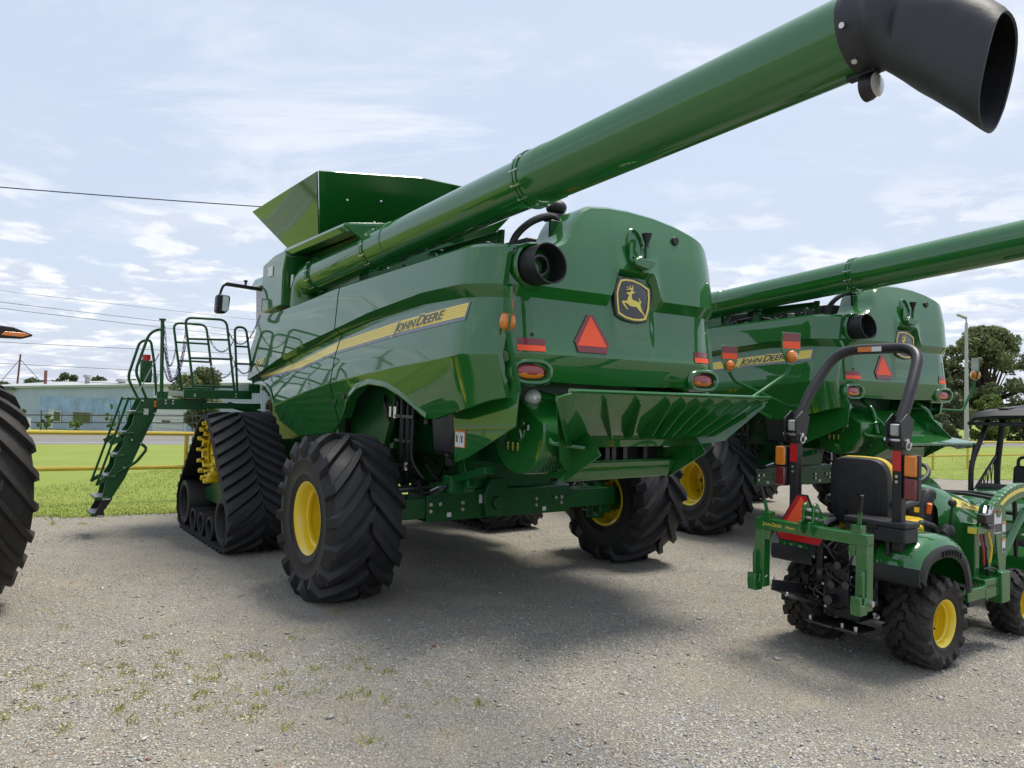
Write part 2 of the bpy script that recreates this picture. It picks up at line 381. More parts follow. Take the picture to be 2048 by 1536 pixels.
def ground_mat(name, c0, c1, c2, s, bump=.3):
    m = mat(name, c0, rough=.95, spec=.2); nt = m.node_tree; N = nt.nodes; L = nt.links; b = N['Principled BSDF']
    tc = N.new('ShaderNodeTexCoord')
    def noise(sc, d=6):
        n = N.new('ShaderNodeTexNoise'); n.inputs['Scale'].default_value = sc; n.inputs['Detail'].default_value = d; n.inputs['Roughness'].default_value = .65
        L.new(tc.outputs['Object'], n.inputs['Vector']); return n.outputs['Fac']
    def cr(v, cols):
        r = N.new('ShaderNodeValToRGB'); L.new(v, r.inputs[0]); r.color_ramp.elements[0].position = .32; r.color_ramp.elements[1].position = .68
        r.color_ramp.elements[0].color = (*cols[0], 1); r.color_ramp.elements[1].color = (*cols[1], 1); return r.outputs[0]
    a = cr(noise(s*.12), (c0, c1)); f = noise(s*9)
    mx = N.new('ShaderNodeMix'); mx.data_type = 'RGBA'; L.new(f, mx.inputs[0]); L.new(a, mx.inputs[6]); mx.inputs[7].default_value = (*c2, 1)
    L.new(mx.outputs[2], b.inputs['Base Color'])
    bp = N.new('ShaderNodeBump'); bp.inputs['Strength'].default_value = bump; bp.inputs['Distance'].default_value = .05; L.new(f, bp.inputs['Height']); L.new(bp.outputs[0], b.inputs['Normal'])
ground_mat('lawn', (0.190, 0.245, 0.050), (0.275, 0.325, 0.075), (0.225, 0.280, 0.058), 2.0, .8)
ground_mat('asphalt', (0.17, 0.165, 0.16), (0.23, 0.225, 0.215), (0.20, 0.195, 0.19), 1.0, .2)
ground_mat('shoulder', (0.24, 0.225, 0.20), (0.33, 0.31, 0.28), (0.20, 0.185, 0.165), 5.0, .6)
mat('road_white', (0.62, 0.62, 0.60), rough=.7, vary=.15, vscale=3); mat('road_yellow', (0.60, 0.42, 0.06), rough=.7, vary=.15, vscale=3)

XS = [-400, -250, -150, -100, -80]+list(np.arange(-70, 71, 2.0))+[80, 100, 150, 250, 400]
# gravel yard, running out behind the camera
mb = MB(); rows = []
ed = {x: y_edge(x)+0.25+0.10*sin(x*2.1)+.07*sin(x*5.3+1) for x in XS}
xs_g = [-400, -250, -150, -100, -80]+list(np.arange(-70, 71, 1.0))+[80, 100, 150, 250, 400]
rows = [[(x, -500, 0) for x in xs_g], [(x, -60, 0) for x in xs_g], [(x, y_edge(x)+.5, 0.0) for x in xs_g]]
tag(mb.grid(rows).build('gravel_yard', 'gravel'), kind='structure')
# lawn between the yard and the road
mb = MB(); fr = [0, .004, .012, .03, .07, .14, .25, .4, .6, .8, 1.0]
xs_l = list(np.arange(-80, -14, 2.0))+list(np.arange(-14, 24, .12))+list(np.arange(24, 81, 2.0)); rows = []
def ejit(x): return .13*sin(x*2.3)+.09*sin(x*6.1+1)+.06*sin(x*14.3+2)
for q in fr:
    row = []
    for x in xs_l:
        ye = y_edge(x)+ejit(x); yn = y_near(x)+.1; y = ye+(yn-ye)*q
        row.append((x, y, ground_z(x, y)+(.006 if q == 0 else .02)))
    rows.append(row)
tag(mb.grid(rows).build('lawn', 'lawn'), kind='structure')
# land beyond the road out to the horizon
mb = MB(); rows = []
for dy in (0, 2, 5, 9, 14, 22, 40, 70, 120, 220, 450, 1200):
    rows.append([(x*(1+dy/300), y_far(max(-80, min(80, x)))+dy-.1, ground_z(x, y_far(max(-80, min(80, x)))+dy-.1)-.03) for x in XS])
tag(mb.grid(rows).build('far_field', 'lawn'), kind='structure')
def strip(name, m, f0, f1, dz):
    mb = MB(); rows = []
    for q in (0, .5, 1):
        row = []
        for x in XS[4:-4]:
            y0, y1 = y_near(x), y_far(x); k = (f0+(f1-f0)*q); y = y0+(y1-y0)*k
            row.append((x, y, z_near(x)+(z_farr(x)-z_near(x))*k+dz))
        rows.append(row)
    return mb.grid(rows).build(name, m)
tag(strip('road', 'asphalt', .0, 1., 0.0), kind='structure')
tag(strip('road_shoulder', 'shoulder', -.16, .05, 0.012), kind='structure')
tag(strip('road_edge_line', 'road_white', .15, .165, 0.012), kind='structure')
tag(strip('road_edge_line', 'road_white', .93, .945, 0.012), kind='structure')
tag(strip('road_centre_line', 'road_yellow', .52, .535, 0.012), kind='structure')

# loose stones: many small irregular chips, each with its own grey or tan
def scatter_stones(name, n, ymin, ymax, smin, smax, seed, power=2.2, clump=True, chip=False):
    g = np.random.default_rng(seed)
    y = ymin+(ymax-ymin)*g.random(n)**power; x = (g.random(n)*2-1)*(.70*y+.4)
    if clump:
        keep = (np.sin(x*1.7+np.sin(y*1.3)*1.2)+np.sin(y*2.3-x*.6)+g.normal(size=n)*.9) > -.35
        x, y = x[keep], y[keep]; n = len(x)
    s = smin+(smax-smin)*g.random(n)**3
    base = np.array([(1, 0, 0), (-.9, .15, 0), (.1, 1, .05), (0, -1, -.05), (.1, .05, .8), (-.1, 0, -.6), (.65, .6, .45), (-.55, -.55, .5)])
    faces = np.array([(0, 6, 4), (6, 2, 4), (2, 1, 4), (1, 7, 4), (7, 3, 4), (3, 0, 4), (0, 2, 6), (1, 3, 7), (0, 3, 5), (3, 1, 5), (1, 2, 5), (2, 0, 5)])
    if chip:
        base = np.array([(1, .1, -.1), (.05, .9, -.1), (-.95, 0, -.1), (-.1, -.9, -.1), (.12, .08, .9)]); faces = np.array([(0, 1, 4), (1, 2, 4), (2, 3, 4), (3, 0, 4)])
    K = len(base); V = base[None]*(1+g.normal(size=(n, K, 3))*(.30 if chip else .16))
    V[:, :, 1] *= (.55+.4*g.random((n, 1))); V[:, :, 2] *= (.35+.35*g.random((n, 1)))
    a = g.random(n)*2*pi; t = g.normal(size=n)*.25
    ca, sa = np.cos(a)[:, None], np.sin(a)[:, None]
    X = V[:, :, 0]*ca-V[:, :, 1]*sa; Y = V[:, :, 0]*sa+V[:, :, 1]*ca; Z = V[:, :, 2]+V[:, :, 0]*np.sin(t)[:, None]
    P = np.stack([X*s[:, None]+x[:, None], Y*s[:, None]+y[:, None], Z*s[:, None]+.22*s[:, None]], -1).reshape(-1, 3)
    Fc = (faces[None]+(np.arange(n)*K)[:, None, None]).reshape(-1, 3)
    me = bpy.data.meshes.new(name); me.vertices.add(len(P)); me.vertices.foreach_set('co', P.ravel())
    me.loops.add(Fc.size); me.loops.foreach_set('vertex_index', Fc.ravel().astype(np.int32))
    me.polygons.add(len(Fc)); me.polygons.foreach_set('loop_start', np.arange(0, Fc.size, 3).astype(np.int32)); me.polygons.foreach_set('loop_total', np.full(len(Fc), 3, np.int32))
    me.update(calc_edges=True)
    v = .27+.17*g.random(n)+.12*(g.random(n) > .88); col = np.stack([v*1.03, v*1.0, v*.95, np.ones(n)], 1)
    tan = g.random(n) < np.where(x < .8, .62, .28); col[tan, :3] *= (1.06, .97, .80); red = g.random(n) < .008; col[red, :3] = (.30, .13, .08)
    blue = g.random(n) < .2; col[blue, :3] *= (.9, .97, 1.06)
    at = me.attributes.new('tint', 'FLOAT_COLOR', 'POINT'); at.data.foreach_set('color', np.repeat(col, K, 0).ravel())
    me.materials.append(MATS['stone']); o = bpy.data.objects.new(name, me); COL.objects.link(o); return o
tag(scatter_stones('loose_gravel', 320000, 3.3, 12.0, .004, .0125, 3, 1.45, True, True), 'fine grey and tan stone chips covering the yard', 'gravel', kind='stuff')
tag(scatter_stones('loose_gravel', 15000, 3.3, 12.0, .007, .018, 4, 1.5), 'small rounded stones lying among the fine chips', 'gravel', kind='stuff')
tag(scatter_stones('loose_gravel', 900, 3.3, 11.0, .016, .032, 5, 1.4), 'scattered larger pale crushed stones on the yard', 'gravel', kind='stuff')

# grass blades and weeds
def blades(name, xy, zf, hmin, hmax, m, per, spread, seed, wid=.006, lean=.5):
    g = np.random.default_rng(seed); n = len(xy)*per
    c = np.repeat(np.asarray(xy), per, 0)+g.normal(size=(n, 2))*spread
    z = np.array([zf(a, b) for a, b in c]); h = hmin+(hmax-hmin)*g.random(n); a = g.random(n)*2*pi; l = g.random(n)*lean*h
    dx, dy = np.cos(a), np.sin(a); w = wid*(.6+.8*g.random(n))
    P = np.empty((n, 4, 3))
    P[:, 0] = np.stack([c[:, 0]-dy*w, c[:, 1]+dx*w, z], 1); P[:, 1] = np.stack([c[:, 0]+dy*w, c[:, 1]-dx*w, z], 1)
    P[:, 2] = np.stack([c[:, 0]+dx*l*.4+dy*w*.6, c[:, 1]+dy*l*.4-dx*w*.6, z+h*.6], 1); P[:, 3] = np.stack([c[:, 0]+dx*l*1.3, c[:, 1]+dy*l*1.3, z+h], 1)
    F3 = np.stack([np.arange(n)*4, np.arange(n)*4+1, np.arange(n)*4+2, np.arange(n)*4, np.arange(n)*4+2, np.arange(n)*4+3], 1).reshape(-1, 3)
    me = bpy.data.meshes.new(name); me.vertices.add(n*4); me.vertices.foreach_set('co', P.ravel())
    me.loops.add(F3.size); me.loops.foreach_set('vertex_index', F3.ravel().astype(np.int32)); me.polygons.add(len(F3))
    me.polygons.foreach_set('loop_start', np.arange(0, F3.size, 3).astype(np.int32)); me.polygons.foreach_set('loop_total', np.full(len(F3), 3, np.int32)); me.update(calc_edges=True)
    t = .65+.7*g.random((n, 1)); col = np.concatenate([t*(.85+.4*g.random((n, 1))), t, t*(.7+.5*g.random((n, 1))), np.ones((n, 1))], 1)
    at = me.attributes.new('tint', 'FLOAT_COLOR', 'POINT'); at.data.foreach_set('color', np.repeat(col, 4, 0).ravel())
    me.materials.append(MATS[m]); o = bpy.data.objects.new(name, me); COL.objects.link(o); return o
pts = []
for k in range(11000):
    x = random.uniform(-9.5, -2.5); ye = y_edge(x)+ejit(x); pts.append((x, ye+random.random()**1.6*13))
for k in range(7000):
    x = random.uniform(9, 26); ye = y_edge(x)+ejit(x); pts.append((x, ye+random.random()**1.4*16))
tag(blades('lawn_grass', pts, ground_z, .02, .055, 'grass_blade', 4, .12, 11, .008), 'short mown grass along the edge of the lawn', 'grass', kind='stuff')
wp = []
cl = [(-1.9, 5.35, .17, 9), (-2.0, 5.1, .3, 10), (-1.35, 5.0, .35, 12), (-.95, 4.9, .45, 16), (-2.35, 4.9, .3, 9), (-2.6, 4.75, .4, 10), (-2.2, 4.45, .35, 9), (-1.5, 4.35, .4, 9), (-1.0, 4.45, .4, 9), (-.55, 4.7, .45, 9), (-1.7, 4.15, .5, 8), (-.7, 4.15, .5, 8), (-2.3, 4.1, .35, 7), (-1.2, 6.0, .5, 7), (-2.4, 5.9, .5, 6), (.15, 4.8, .4, 3)]
for cx, cy, sp, n in cl:
    for k in range(n): wp.append((random.gauss(cx-.45, sp*1.3), random.gauss(cy+.35, sp*.75)))
for k in range(7): wp.append((random.uniform(-7, -5.2), random.uniform(10.9, 11.9)))
big = [wp[i] for i in range(len(wp)) if i % 3 == 0]
tag(blades('weed_tufts', wp, lambda x, y: 0.0, .010, .034, 'weed_blade', 11, .030, 12, .0026, 1.1), 'small green weeds sprouting through the gravel', 'weeds', kind='stuff')
tag(blades('weed_tufts', big, lambda x, y: 0.0, .014, .046, 'weed_blade', 13, .034, 13, .003, 1.0), 'thicker yellow-green grass tufts growing in the gravel', 'weeds', kind='stuff')

# ------------------------------------------------------------------ trees
def leaf_cloud(lobes, n, size, seed, squash=1.0):
    g = np.random.default_rng(seed); w = np.array([l[3]**2 for l in lobes]); w = w/w.sum(); idx = g.choice(len(lobes), n, p=w)
    C = np.array([l[:3] for l in lobes])[idx]; R = np.array([l[3] for l in lobes])[idx]
    d = g.normal(size=(n, 3)); d /= np.linalg.norm(d, axis=1)[:, None]
    r = R*(.45+.58*g.random(n)**.6)
    P = C+d*r[:, None]*np.array([1, 1, squash])
    a = g.normal(size=(n, 3)); a /= np.linalg.norm(a, axis=1)[:, None]; b = np.cross(a, d+g.normal(size=(n, 3))*.5); b /= np.linalg.norm(b, axis=1)[:, None]+1e-9
    s = size*(.5+g.random(n))[:, None]
    V = np.stack([P-a*s, P+b*s*.55, P+a*s, P-b*s*.55], 1).reshape(-1, 3)
    return V, n, g
def foliage(name, lobes, n, size, m, parent, seed, squash=1.0):
    V, n, g = leaf_cloud(lobes, n, size, seed, squash)
    me = bpy.data.meshes.new(name); me.vertices.add(len(V)); me.vertices.foreach_set('co', V.ravel())
    me.loops.add(n*4); me.loops.foreach_set('vertex_index', np.arange(n*4, dtype=np.int32)); me.polygons.add(n)
    me.polygons.foreach_set('loop_start', np.arange(0, n*4, 4).astype(np.int32)); me.polygons.foreach_set('loop_total', np.full(n, 4, np.int32)); me.update(calc_edges=True)
    t = .6+.8*g.random((n, 1)); col = np.concatenate([t*(.85+.35*g.random((n, 1))), t, t*(.75+.4*g.random((n, 1))), np.ones((n, 1))], 1)
    at = me.attributes.new('tint', 'FLOAT_COLOR', 'POINT'); at.data.foreach_set('color', np.repeat(col, 4, 0).ravel())
    me.materials.append(MATS[m]); o = bpy.data.objects.new(name, me); COL.objects.link(o); o.parent = parent; return o
def tree(name, label, x, y, h, w, n, leaf, m, seed, cat='tree', group=None, trunk=.2, crown0=.25, nl=22, squash=.85, clump=.10):
    g = random.Random(seed); z0 = ground_z(x, y)-.05
    root = empty(name, (x, y, z0)); tag(root, label, cat, group)
    lobes = []
    for k in range(nl):
        t = crown0+(1-crown0)*g.random()**.8; prof = sin(pi*min(1, max(.08, (t-crown0)/(1-crown0)*.82+.14)))
        a = g.random()*2*pi; r = w*.5*prof*sqrt(g.random())*.85
        R = w*clump*(.8+.75*g.random()); lobes.append((r*cos(a), r*sin(a), min(h-R*.8, h*t), R))
    foliage('crown', lobes, n, leaf, m, root, seed, squash)
    mb = MB(); mb.tube([(0, 0, 0), (trunk*.3, 0, h*.25), (-trunk*.2, trunk*.2, h*.5), (0, 0, h*.8)], [trunk, trunk*.75, trunk*.5, trunk*.12], 9)
    for l in lobes[::2]:
        zb = h*crown0*.8+g.random()*h*.25; mb.tube([(0, 0, zb), (l[0]*.5, l[1]*.5, (zb+l[2])*.5), (l[0], l[1], l[2])], [trunk*.38, trunk*.22, trunk*.05], 6)
    mb.build('trunk', 'bark', root); return root
# right: tall oak and the shrubby trees in front of it
tree('oak_tree', 'tall spreading oak tree rising behind the light pole', 40.6, 66, 9.9, 9.8, 21000, .14, 'leaf_oak', 1, trunk=.35, crown0=.16, nl=150, squash=.75, clump=.058)
tree('oak_tree', 'darker tree between the second harvester and the tall oak', 36.2, 66, 7.0, 5.6, 6500, .16, 'leaf_dark', 2, trunk=.25, crown0=.08, nl=50, clump=.075)
for i, (x, y, h, w, mm, lb) in enumerate([
        (33.2, 58.5, 3.9, 4.4, 'leaf_dark', 'dark shrubby tree seen under the tail of the second harvester'),
        (37.6, 60.5, 3.8, 3.8, 'leaf_light', 'light green bush just right of the light pole'),
        (41.0, 61.5, 3.3, 4.2, 'leaf_dark', 'dark bush seen through the open cab of the utility vehicle'),
        (30.2, 60, 4.6, 4.8, 'leaf_dark', 'dark bush mostly hidden behind the second harvester'),
        (44.6, 64, 3.6, 4.6, 'leaf_oak', 'bush at the right edge in front of the tan house'),
        (49.0, 70, 4.6, 5.0, 'leaf_dark', 'far tree at the right edge behind the utility vehicle roof')]):
    tree('bushy_tree', lb, x, y, h, w, 4200, .13, mm, 20+i, group='trees beyond the road', trunk=.12, crown0=.03, nl=40, clump=.08)
# left: tree in front of the blue building, far tree tops behind it
tree('small_tree', 'small leafy tree in front of the blue building behind the ladder platform', -21.2, 52.5, 4.6, 4.3, 5200, .13, 'leaf_oak', 41, trunk=.12, crown0=.08, nl=30)
tree('small_tree', 'small tree close beside the harvester side panel above the track', -16.6, 53.0, 4.5, 3.0, 3000, .13, 'leaf_dark', 42, trunk=.1, crown0=.08, nl=22)
for i, (x, y, h, w) in enumerate([(-74, 119, 6.4, 7), (-68, 118, 7.2, 6.5), (-63.5, 118, 6.6, 6), (-60, 121, 6.4, 6), (-80.5, 121, 5.9, 6), (-51.5, 119, 7.0, 6.5), (-47, 121, 6.2, 5)]):
    tree('distant_tree', ['far tree top nearest the rusty mast above the blue building roof', 'round far tree left of the roof chimney stack', 'far tree right of the roof chimney stack', 'low far tree behind the grey roof vent', 'far tree just above the big tractor tyre', 'far tree seen above the roof left of the ladder', 'low far tree seen above the roof beside the ladder'][i], x, y, h, w, 1500, .32, 'leaf_dark', 60+i, group='trees far behind the blue building', trunk=.2, crown0=.15, nl=14)

# ------------------------------------------------------------------ blue metal building
def warehouse():
    A = Vector((-52.5, 74.5, 0)); B = Vector((-14.0, 53.5, 0)); d = (B-A).normalized(); n = Vector((d.y, -d.x, 0)); Lw = (B-A).length
    root = empty('metal_building', (A.x, A.y, -1.75), atan2(d.y, d.x)); tag(root, 'long pale blue ribbed metal building across the road', 'building')
    # local: x along the front wall, y towards the back, z up; front wall at y=0; base rises slightly to the right
    def zb(x): return .70*x/Lw
    def zt(x): return 3.62+.90*x/Lw
    def wall(x0, x1, m, name, z0=None, z1=None, y=0, pitch=.30):
        mb = MB(); rows = [[], []]; x = x0; k = 0
        while x < x1-1e-6:
            for dx, dy in ((0, 0), (.62, 0), (.70, -.035), (.92, -.035)):
                xx = min(x+dx*pitch, x1); 
                for j, zz in enumerate(((zb(xx) if z0 is None else z0), (zt(xx) if z1 is None else z1))): rows[j].append((xx, y+dy, zz))
            x += pitch
        return mb.grid(rows).build(name, m, root, sharp=20)
    xd = 27.2
    wall(0, xd, 'blue_wall', 'wall_panel'); wall(31.2, Lw, 'blue_wall', 'wall_panel')
    wall(11.6, 24.5, 'blue_paint', 'painted_panel', 1.75, 3.05, -.05)
    mb = MB(); mb.box((xd, -.02, zb(xd)), (31.2, .1, zt(29))); mb.build('white_wall_section', 'white_wall', root)
    dr = MB(); dr.box((xd+.5, -.06, .3), (30.9, -.02, 3.0)); dr = dr.build('roller_door', 'white_wall', root, bevel=.01)
    mb = MB()
    for k in range(7): mb.box((xd+.5, -.075, .45+k*.38), (30.9, -.055, .47+k*.38))
    mb.build('door_joint', 'decal_grey', dr)
    mb = MB(); mb.box((xd+1.2, -.08, 1.35), (xd+2.2, -.06, 1.5)); mb.build('door_window', 'window_glass', dr)
    # body behind and roof
    mb = MB(); mb.prism([(.05, 0), (16, 0), (16, 3.9), (.05, 3.5)], 0, 0, Lw); mb.build('shed_body', 'blue_wall', root)
    mb = MB(); mb.grid([[(0, -.25, zt(0)-.02), (Lw, -.25, zt(Lw)-.02)], [(0, -.28, zt(0)+.16), (Lw, -.28, zt(Lw)+.16)], [(0, 8, zt(0)+.9), (Lw, 8, zt(Lw)+.9)], [(0, 16, zt(0)+.1), (Lw, 16, zt(Lw)+.1)]])
    rf = mb.build('roof', 'roof_metal', root, solid=.06)
    mb = MB(); mb.box((0, -.40, zt(0)-.05), (8.1, -.30, zt(0)+.22)); mb.build('dark_gutter', 'roof_dark', rf)
    for x, w, h in ((14.6, .75, 1.0), (24.0, .8, 1.0), (30.4, .8, 1.1), (19.5, 1.0, .55)):
        mb = MB(); mb.cyl((x, 2.5, zt(x)+.1), (x, 2.5, zt(x)+h), w*.28, n=10); mb.lathe([(zt(x)+h-.05, w*.5), (zt(x)+h+.18, w*.45), (zt(x)+h+.32, .05)], (x, 2.5, 0), 2, 10, True); mb.build('roof_vent', 'roof_metal', rf)
    mb = MB(); mb.box((7.0, 3, zt(7)), (7.2, 3.2, zt(7)+1.75)); mb.build('chimney', 'rust', rf)
    for x0, x1, z0, z1, n in ((14.0, 15.0, .95, 1.75, 1), (16.8, 19.3, 1.0, 1.8, 2), (24.0, 24.9, .95, 1.65, 1)):
        mb = MB(); mb.box((x0-.08, -.085, z0-.08), (x1+.08, -.045, z1+.08)); wf = mb.build('window', 'white_wall' if n == 1 else 'roof_metal', root)
        for k in range(n):
            a = x0+(x1-x0)*k/n+.03; b = x0+(x1-x0)*(k+1)/n-.03
            mb = MB(); mb.box((a, -.10, z0), (b, -.088, z1)); mb.build('pane', 'window_glass', wf)
    mb = MB(); mb.box((13.2, -.06, .3), (14.0, -.04, 2.0)); mb.build('door_trim', 'white_wall', root)
warehouse()
# dark pipe fence before the blue building
def pipe_fence(name, label, pts, rails, post_h, r, m, posts, wire=False):
    root = empty(name, (pts[0][0], pts[0][1], ground_z(*pts[0]))); tag(root, label, 'fence'); o = Vector(root.location)
    for h in rails:
        MB().tube([Vector((x, y, h(x)))-o for x, y in pts], r, 8).build('rail', m, root)
    for x, y in posts:
        g = ground_z(x, y); MB().cyl(Vector((x, y, g-.1))-o, Vector((x, y, post_h(x)))-o, r*1.05, n=8).build('post', m, root)
    return root
fx = lambda x: 49+0.30*(x+26)
pipe_fence('pipe_fence', 'thin dark pipe fence in front of the blue building', [(x, fx(x)) for x in (-45, -30, -15, -8)], [lambda x: .36+.012*(x+28), lambda x: -.10+.012*(x+28)], lambda x: .66+.012*(x+28), .035, 'dark_steel', [(-33.5, fx(-33.5)), (-29.3, fx(-29.3)), (-25.1, fx(-25.1)), (-20.9, fx(-20.9)), (-16.7, fx(-16.7))])
# climbing weeds along that fence
for i, (x, h, w) in enumerate([(-30.2, 1.5, 1.1), (-28.8, 1.2, 1.0), (-25.3, 1.9, .8), (-31.6, 1.3, 1.2), (-27.2, .8, 1.6)]):
    tree('fence_weed', ['leafy weed beside the speed sign at the pipe fence', 'leafy weed right of the first pipe fence post', 'tall climbing weed on the pipe fence post by the window', 'leafy weed behind the big tractor tyre edge', 'low wide weed patch along the pipe fence'][i], x, fx(x)-.4, h, w, 420, .075, 'leaf_light', 80+i, cat='plant', group='weeds along the pipe fence', trunk=.03, crown0=.05, nl=9)
# yellow pipe fence along the lawn
fy = lambda x: 13.3+0.60*(x+6.87)
zu = lambda x: interp(x, [(-14, 1.30), (-6.87, 1.225), (14.3, .925), (40, .7)]); zl = lambda x: interp(x, [(-14, .66), (-6.87, .622), (14.3, .455), (40, .25)])
px_ = [-13.2, -10.9, -8.7, -5.85]+[14.25+1.82*k for k in range(-10, 9) if k not in ()]
pipe_fence('yellow_fence', 'yellow painted two-rail pipe fence along the lawn', [(x, fy(x)) for x in (-14, -9, -6.87, -2, 4, 9, 14.3, 22, 31)], [zu, zl], lambda x: zu(x)+.0, .037, 'fence_yellow', [(x, fy(x)) for x in px_])
# light pole
def light_pole():
    x, y = 28.55, 48.2; z = ground_z(x, y); root = empty('light_pole', (x, y, z-.05)); root.rotation_euler = (0, -.014, 0); tag(root, 'tall grey light pole in front of the oak tree', 'lamp post')
    MB().cyl((0, 0, 0), (0, 0, 7.95), .14, .085, 14).build('pole', 'galv', root)
    MB().tube(fillet([(0, 0, 7.9), (0, 0, 8.15), (-.12, -.05, 8.22)], .08), .045, 8).build('arm', 'galv', root)
    mb = MB(); mb.cbox((-.36, -.12, 8.33), (.62, .26, .13), ry=.38); mb.build('lamp_head', 'galv', root, bevel=.04)
light_pole()
def wood_pole(name, label, x, y, h, r, m='wood_pole'):
    z = ground_z(x, y); root = empty(name, (x, y, z-.1)); tag(root, label, 'pole')
    MB().cyl((0, 0, 0), (0, 0, h), r, r*.75, 12).build('pole', m, root); return root
p = wood_pole('short_pole', 'short pale post standing among the bushes under the second harvester', 25.6, 49.5, 3.6, .10, 'galv')
# utility poles and wires
PA = (-33.7, 28.2); PB = (-8.8, 63.0)
for (x, y), h, lb in ((PA, 11.5, 'wooden utility pole left of the yard'), (PB, 11.0, 'wooden utility pole beyond the first harvester')):
    q = wood_pole('utility_pole', lb, x, y, h, .16); c = MB(); c.cbox((0, 0, h-1.4), (2.2, .1, .12), rz=.2); c.build('crossarm', 'wood_pole', q)
wood_pole('utility_pole', 'wooden service pole behind the first harvester', -2.2, 27.0, 8.6, .14); wood_pole('utility_pole', 'wooden service pole at the left side of the yard', -26.0, 20.4, 8.6, .14)
def wire(P, Q, lb, sag=.25, r=.012, gr='power lines over the yard'):
    pth = [(P[0]+(Q[0]-P[0])*t, P[1]+(Q[1]-P[1])*t, P[2]+(Q[2]-P[2])*t-sag*4*t*(1-t)) for t in np.linspace(0, 1, 25)]
    tag(MB().tube(pth, r, 5).build('power_line', 'cable', merge=0), lb, 'wire', gr)
wire((-26.0, 20.4, 8.15), (-2.2, 27.0, 8.35), 'thick twisted wire ending behind the grain tank, highest in the sky', .18, .018)
names = ['faint wire, second from the top in the left sky', 'upper of the two close wires above the ladder rail', 'lower of the two close wires above the ladder rail', 'wire just above the rusty mast top', 'wire crossing the rusty mast near its top', 'lowest wire just above the blue building roof']
for i, (zL, zR) in enumerate([(7.0, 7.05), (6.42, 6.23), (6.1, 5.83), (4.4, 4.73), (3.32, 3.31), (2.56, 2.42)]):
    dL = zL-(zR-zL)*.9; dR = zR+(zR-zL)*.98
    o = (i-2.5)*.02
    wire((PA[0]+o, PA[1], dL), (PB[0]+o, PB[1], dR), names[i], .12, .013 if i else .009)
# guyed mast, sign
root = wood_pole('guyed_mast', 'rusty guyed mast leaning above the big tractor tyre', -58.2, 90, 8.2, .13, 'rust'); root.rotation_euler = (0, .07, 0)
for dx in (-3.6, 6.0): MB().cyl((0, 0, 7.6), (dx, 0, 2.4), .035, n=5).build('guy_wire', 'dark_steel', root)
def sign():
    x, y = -22.03, 35.0; z = ground_z(x, y); root = empty('speed_sign', (x, y, z)); tag(root, 'white speed limit sign half hidden by the big tractor tyre', 'sign')
    MB().box((-.03, -.03, -.1), (.03, .03, 1.35)).build('post', 'galv', root)
    pl = MB().box((-.23, -.055, .72), (.23, -.04, 1.33)).build('sign_plate', 'decal_white', root)
    V, Fc, w = letters(['35'], 0, 1); k = .24; mb = MB(); mb.add([(a*k-w*k/2, -.058, b*k+.78) for a, b in V], Fc); mb.build('number', 'decal_black', pl)
sign()
# tan house at the far right
def house():
    x, y = 79.0, 121.0; z = ground_z(x, y); root = empty('tan_house', (x, y, z), .2); root.scale = (.6, .6, .55); tag(root, 'tan roofed house behind the bushes at the right edge', 'house')
    MB().box((-5, -4, -.2), (5, 4, 2.6)).build('wall', 'brick_wall', root)
    MB().prism([(-4.6, 2.55), (4.6, 2.55), (0, 5.0)], 0, -5.4, 5.4).build('roof', 'roof_tan', root)
    w = MB().box((-4.0, -4.06, .9), (-2.6, -4.0, 2.1)).build('window', 'white_wall', root); MB().box((-3.9, -4.09, 1.0), (-2.7, -4.065, 2.0)).build('pane', 'window_glass', w)
house()
